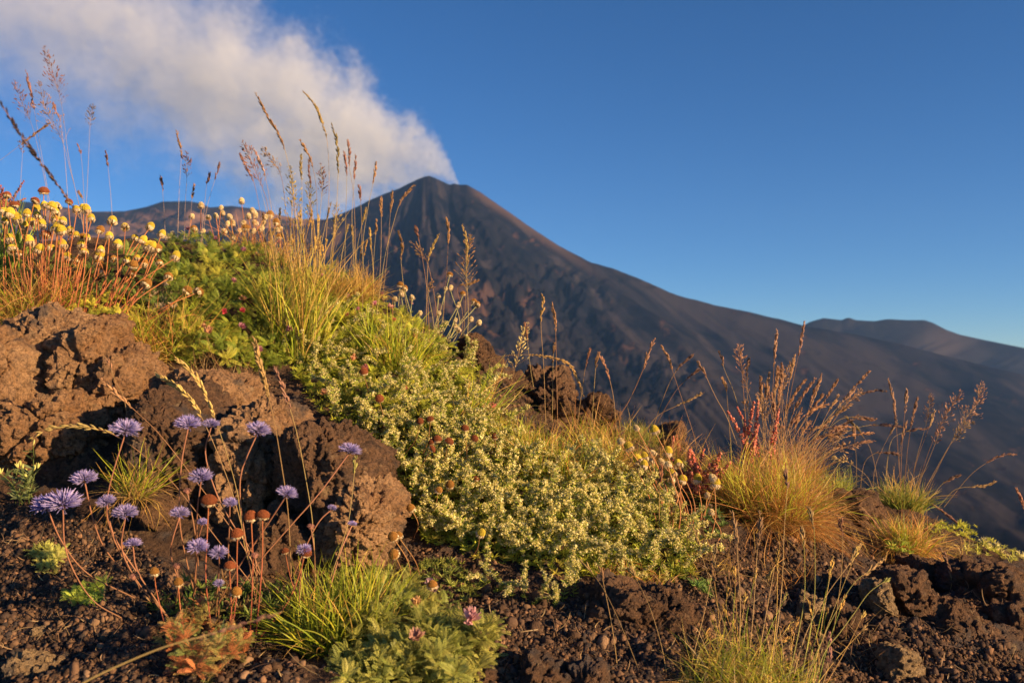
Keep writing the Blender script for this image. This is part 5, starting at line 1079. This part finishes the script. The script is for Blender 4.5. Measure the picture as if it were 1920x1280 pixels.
shrub('green tongue of leaves right of the carpet under the red stems', 'leafy_plant', [(1300, 930), (1340, 920), (1370, 960), (1350, 1010), (1310, 990)], 11, WH, 1.2, [(.14, .24, .07), (.18, .28, .08)], .012)
shrub('small green plant at the lower right end of the carpet', 'leafy_plant', [(1290, 1100), (1330, 1095), (1335, 1120), (1300, 1140)], 9, WH, 1.0, [(.18, .3, .07), (.24, .34, .08)], .01)
for x, y, lb in [(1767, 1085, 'tiny bright seedling on top of the brown crumbly rock'), (1710, 1106, 'smaller seedling left of its neighbour on the crumbly rock')]:
    shrub(lb, 'seedling', [(x - 12, y - 16), (x + 14, y - 16), (x + 12, y + 12), (x - 10, y + 12)], 8, WH, .8, [(.26, .40, .08)], .01, cat='seedling')
# herb with upright buds at the far left
def herb(px, py, label, hs=120):
    c = hit1(px, py); k = float(c @ FW) / F; t = thing('leafy_herb', c, label, 'plant')
    n = 11; base = rng.normal(size=(n, 3)) * A(.008, .006, 0); dr = A(0, 0, 1) + rng.normal(size=(n, 3)) * .35
    P = blades(base, dr, hs * k * rng.uniform(.5, 1.1, n), np.full(n, .1), 8); mb = tube(MB(), P, np.full((n, 8), .0005), A(.22, .28, .08), 4)
    pos, Z = [], []
    for i in range(n):
        for j in range(1, 7):
            for s in (-1, 1): pos.append(P[i, j]); Z.append(norm(rng.normal(size=3) * A(1, 1, .2) + A(0, 0, .5)))
    leaf = ribbon(MB(), np.array([[[0, 0, 0], [0, 0, .004], [0, .0006, .008], [0, .002, .011]]]), np.array([[.0003, .0012, .001, .0001]]), A(1, 1, 1)[None])
    scatter(mb, leaf, np.array(pos), np.array(Z), rng.uniform(.7, 1.3, len(pos)), cset=pick([(.20, .26, .10), (.26, .32, .14)], len(pos)))
    put('leaves', mb.mesh('leaves', 'leaf'), t)
    hb = MB(); q = P[:, -1]; scatter(hb, SPK, np.repeat(q, 3, 0), A(0, 0, 1) + rng.normal(size=(3 * n, 3)) * .25, np.full(3 * n, .007), cset=pick([(.42, .42, .12), (.5, .48, .16)], 3 * n)); put('buds', hb.mesh('buds', 'seed'), t)
herb(48, 945, 'leafy herb with upright yellowish buds at the foot of the left outcrop', 110)
# red sorrel
def sorrel(px, py, d, n, label, h=100, spread=.35):
    c = at(px, py, d); k = d / F; t = thing('red_sorrel', c, label, 'plant', 'red sorrel on the crest')
    dr = A(0, 0, 1) + rng.normal(size=(n, 3)) * spread; P = blades(rng.normal(size=(n, 3)) * A(18 * k, 8 * k, 0), dr, h * k * rng.uniform(.6, 1.1, n), np.full(n, .05), 12, .02)
    put('stem', tube(MB(), P, np.full((n, 12), .0005), A(.35, .16, .08), 4).mesh('stem', 'stem', True), t)
    v, f = ICO[1]; fb = MB()
    for i in range(n):
        m = 90; s = rng.uniform(.25, 1, m) * 10.99; a = s.astype(int); q = P[i][a] * (1 - (s - a))[:, None] + P[i][np.minimum(a + 1, 11)] * (s - a)[:, None]
        q = q + norm(rng.normal(size=(m, 3))) * (.0050 * (1.15 - s / 11))[:, None]
        scatter(fb, (v, [f], np.ones((len(v), 3))), q, rng.normal(size=(m, 3)), rng.uniform(.0012, .0024, (m, 1)) * A(1, 1, .4), cset=pick([(.58, .17, .11), (.48, .12, .08), (.66, .28, .18), (.42, .13, .10)], m))
    put('fruit_spikes', fb.mesh('fruit_spikes', 'fruit'), t)
sorrel(1300, 925, 1.20, 20, 'broad clump of coral-red sorrel spikes, left one of the red plants', 92, .5)
sorrel(1412, 885, 1.25, 7, 'taller pair of red sorrel spikes beside the golden clump', 130, .16)
sorrel(1258, 862, 1.5, 2, 'short dark red sorrel spike left of the broad coral clump', 52, .12)
sorrel(902, 815, 1.25, 2, 'little crimson sorrel spike at the upper right edge of the carpet', 60, .15)
sorrel(-4, 400, 1.9, 14, 'blurred red bushy plant cut by the left picture edge', 75, .5)

# ------------------------------------------------------------------ the white-flowered bedstraw carpet
def sprig_proto(seed):
    g = np.random.default_rng(seed); L = .062; K = 14; P = blades(np.zeros((1, 3)), A(g.normal() * .15, g.normal() * .15, 1)[None], np.array([L]), np.array([.1]), K)[0]
    sb = tube(MB(), P[None], np.full((1, K), .0006), A(.22, .26, .08), 4)
    lf = ribbon(MB(), np.array([[[0, 0, 0], [0, 0, .003], [0, .0003, .0066]]]), np.array([[.0003, .00075, .0001]]), A(1, 1, 1)[None]); pos, Z = [], []
    for j in range(K - 1):
        for i in range(5 if j < 8 else 3):
            a = i / 5 * 2 * PI + j; pos.append(P[j] + g.normal(size=3) * .0004); Z.append((math.cos(a), math.sin(a), .55))
    pos = np.array(pos); m = len(pos); scatter(sb, lf, pos, np.array(Z), g.uniform(.75, 1.4, m), cset=np.array([(.30, .38, .05), (.38, .44, .06), (.22, .29, .045)])[g.integers(0, 3, m)])
    fb = MB(); q = []
    nc = 13
    for i in range(nc):
        s = .28 + .72 * (i + g.random()) / nc; k = s * (K - 1); a = int(min(k, K - 2)); c = P[a] + (P[a + 1] - P[a]) * (k - a); off = norm(g.normal(size=3) * A(1, 1, .3)) * .0062 * (1.12 - s) ** .6 * g.uniform(.4, 1.15) + A(0, 0, .002)
        q.append(c + off + g.normal(size=(24, 3)) * A(.0017, .0017, .0016)); tube(sb, np.stack([c, c + off * .9])[None], np.full((1, 2), .0003), A(.26, .30, .1), 3)
    q = np.vstack(q); n = len(q)
    pt = MB(); pt.add([(-.5, 0, 0), (0, -.22, .12), (.5, 0, 0), (0, .22, .12)], [(0, 1, 2, 3)], (1, 1, 1)); pt.add([(0, -.5, .02), (.22, 0, .14), (0, .5, .02), (-.22, 0, .14)], [(0, 1, 2, 3)], (1, 1, 1))
    scatter(fb, pt, q, norm(g.normal(size=(n, 3)) + A(0, 0, .7)), g.uniform(.0024, .0037, n), cset=np.array([(.84, .75, .36), (.74, .66, .24), (.90, .83, .48), (.60, .58, .16)])[g.integers(0, 4, n)] * g.uniform(.85, 1.1, (n, 1)))
    return sb, fb
SPG = [sprig_proto(s) for s in range(8)]; SPM = [(a.mesh('leafy_stem', 'leaf'), b.mesh('flower_clusters', 'petal')) for a, b in SPG]
FIELD = [(548, 560), (600, 560), (700, 640), (800, 650), (900, 700), (935, 780), (1010, 880), (1100, 850), (1180, 900), (1240, 930), (1290, 1000), (1300, 1080), (1240, 1110), (1120, 1095), (1000, 1070), (900, 1050), (800, 1020), (740, 900), (690, 830), (600, 780), (545, 700), (520, 640)]
x, y = region(FIELD, 18.5, .48)
dens = .42 + .75 * np.exp(-(((x - 980) / 330) ** 2 + ((y - 930) / 170) ** 2)) + .1
k = rng.random(len(x)) < dens; x, y = x[k], y[k]
ex = [(915, 1105), (930, 1112), (945, 1108), (985, 1125), (1010, 1130), (1030, 1120), (1055, 1128), (1075, 1118), (960, 1120), (998, 1135), (1040, 1138), (905, 1095)]
x = np.r_[x, [e[0] for e in ex]]; y = np.r_[y, [e[1] for e in ex]]
p = hit(x, y); nr = gnormal(p); Zs = norm(nr * .35 + A(.12, -.16, .95) + rng.normal(size=(len(p), 3)) * .15); order = np.argsort(p @ FW); size = rng.uniform(.58, 1.02, len(p)) * np.where(y > 1085, .75, 1)
BANDS = [(lambda a, b: b > 1088, 'loose small bedstraw sprig standing apart on bare soil below the carpet', 'small bedstraw sprigs below the carpet'),
         (lambda a, b: a < 700 and b < 800, 'bedstraw sprig beside the tall yellow-green grass at the upper left of the carpet', 'bedstraw sprigs at the upper left of the carpet'),
         (lambda a, b: b < 860, 'cream-flowered bedstraw sprig in the upper carpet around the red dried heads', 'bedstraw sprigs in the upper carpet'),
         (lambda a, b: a < 880, 'cream-flowered bedstraw sprig next to the crumbly slab at the left of the carpet', 'bedstraw sprigs at the left of the carpet'),
         (lambda a, b: a > 1130, 'bedstraw sprig at the thinning right end of the carpet', 'bedstraw sprigs at the right end of the carpet'),
         (lambda a, b: b > 980, 'bedstraw sprig along the lower edge of the carpet', 'bedstraw sprigs along the lower edge of the carpet'),
         (lambda a, b: True, 'densely flowered bedstraw sprig in the bright middle of the carpet', 'bedstraw sprigs in the middle of the carpet')]
rest = []
for n_, i in enumerate(order):
    if n_ >= 296: rest.append(i); continue
    for fn, lb, gp in BANDS:
        if fn(x[i], y[i]): break
    t = thing('bedstraw_sprig', tuple(p[i]), lb, 'flowering sprig', gp); t.rotation_euler = Vector(Zs[i]).to_track_quat('Z', 'Y').to_euler(); t.scale = (size[i],) * 3
    a, b = SPM[i % 8]; put('leafy_stem', a, t); put('flower_clusters', b, t)
print('sprigs', len(x))
if rest:
    rest = np.array(rest); ms = MB(); mf = MB()
    for j in range(8):
        r_ = rest[rest % 8 == j]
        if len(r_) == 0: continue
        sp0 = rng.uniform(0, 6, len(r_)); scatter(ms, SPG[j][0], p[r_], Zs[r_], size[r_], spin=sp0); scatter(mf, SPG[j][1], p[r_], Zs[r_], size[r_], spin=sp0)
    put('bedstraw_carpet', ms.mesh('bedstraw_carpet', 'leaf'), kind='stuff'); put('bedstraw_blossom', mf.mesh('bedstraw_blossom', 'petal'), kind='stuff')
def cover(name, poly, spacing, tpls, scale, pal, lift=.004):
    x, y = region(poly, spacing); p = hit(x, y); nrm = gnormal(p); mb = MB(); n = len(p); p = p + nrm * (rng.random(n) * lift)[:, None]
    for i, tp in enumerate(tpls):
        k = np.arange(n) % len(tpls) == i; scatter(mb, tp, p[k], norm(nrm[k] + A(0, 0, .4) + rng.normal(size=(k.sum(), 3)) * .35), scale * rng.uniform(.6, 1.3, k.sum()), cmul=pick(pal, k.sum(), .25))
    put(name, mb.mesh(name, 'leaf'), kind='stuff')
cover('ground_cover', FIELD, 9.5, WH, 1.0, [(.40, .44, .05), (.48, .48, .06), (.30, .35, .05), (.54, .48, .09)], .008)
cover('crest_ground_cover', [(540, 480), (640, 500), (720, 560), (860, 660), (940, 770), (1060, 850), (1180, 840), (1260, 880), (1320, 940), (1230, 930), (1100, 870), (1000, 880), (900, 790), (800, 720), (560, 620)], 12, WH, 1.05, [(.40, .44, .06), (.50, .48, .08), (.52, .38, .10)], .008)

# ------------------------------------------------------------------ litter: dry bits on the soil
def litter():
    x, y = region([(0, 940), (330, 1080), (560, 1120), (780, 1120), (1150, 1110), (1330, 1090), (1560, 950), (1900, 1080), (1920, 1285), (0, 1285)], 15)
    p = hit(x, y); n = len(p); a = rng.uniform(0, 2 * PI, n); d = np.stack([np.cos(a), np.sin(a), np.zeros(n)], -1) + gnormal(p) * .25
    P = blades(p + A(0, 0, .0035), d, rng.gamma(2, .0055, n), rng.uniform(.1, .7, n), 6, .5); ribbon(mb := MB(), P, np.tile([.0003, .0004, .0004, .0004, .0003, .0001], (n, 1)), pick([(.42, .28, .15), (.30, .19, .11), (.52, .38, .2), (.2, .13, .09)], n, .2))
    put('dry_litter', mb.mesh('dry_litter', 'blade'), kind='stuff')
litter()
# low dry tangle over the right-hand soil and at the foot of the crest plants
for lb, px_, py_, r_, parts_ in [
 ('thin straw tangle on the soil left of the golden clump', 1330, 1060, 40, [('dry_blades', 170, 75, 1.3, 1.2, STRAW + GOLD, .7, .6, L0)]),
 ('sparse reddish dry wisps on the soil below the golden clump', 1470, 1090, 60, [('dry_blades', 150, 80, 1.2, 1.0, STRAW + ORANGE, .7, .6, L0)]),
 ('thin dry wisps among the stones right of the curly bottom grass', 1600, 1215, 60, [('dry_blades', 110, 70, 1.2, 1.0, STRAW, .7, .6, L0)]),
 ('matted straw at the foot of the far right golden tuft', 1640, 1040, 40, [('dry_blades', 190, 60, 1.4, 1.6, STRAW + GOLD, .7, .6, L0)]),
 ('dry grass beard hanging over the right crest edge beside the creeping plant', 1770, 1030, 44, [('dry_blades', 170, 55, 1.2, 1.4, STRAW + GOLD, .8, .5, L0)]),
 ('golden grass fringe before the blurred pointed rock', 985, 850, 50, [('golden_blades', 260, 85, .7, .6, GOLD + ORANGE, .8, .4, L0), ('green_blades', 120, 80, .6, .4, GREEN, 1.1, .15, L0)]),
 ('straw-gold grass between the hanging rubble rocks and the sorrel', 1235, 880, 44, [('golden_blades', 260, 80, .8, .7, GOLD + STRAW, .8, .4, L0), ('green_blades', 90, 60, .6, .4, GREEN, 1.1, .15, L0)])]:
    tuft(lb, px_, py_, r_, parts_)

tuft('wiry golden-green grass bunch at the left flank of the golden clump', 1378, 970, 34,
     [('green_blades', 260, 120, .7, .6, [(.44, .46, .05), (.50, .46, .07)], 1.0, .3, L0), ('golden_blades', 420, 130, 1.0, .9, GOLD + ORANGE, .8, .6, L0)])
tuft('tangled orange-gold bush grass at the right flank of the golden clump', 1500, 985, 34,
     [('golden_blades', 760, 115, 1.3, 1.2, ORANGE + GOLD, .8, .7, L0)])
tuft('airy straw-gold grass on the crest between the lava lump and the chamomile heads', 1120, 845, 44,
     [('golden_blades', 260, 110, .7, .6, GOLD + ORANGE, .8, .4, L0), ('green_blades', 120, 70, .6, .4, GREEN, 1.1, .15, L0)])
tuft('reddish-gold dry grass on the crest behind the left red sorrel clump', 1270, 880, 40,
     [('golden_blades', 300, 110, .7, .6, ORANGE + GOLD, .8, .45, L0)])
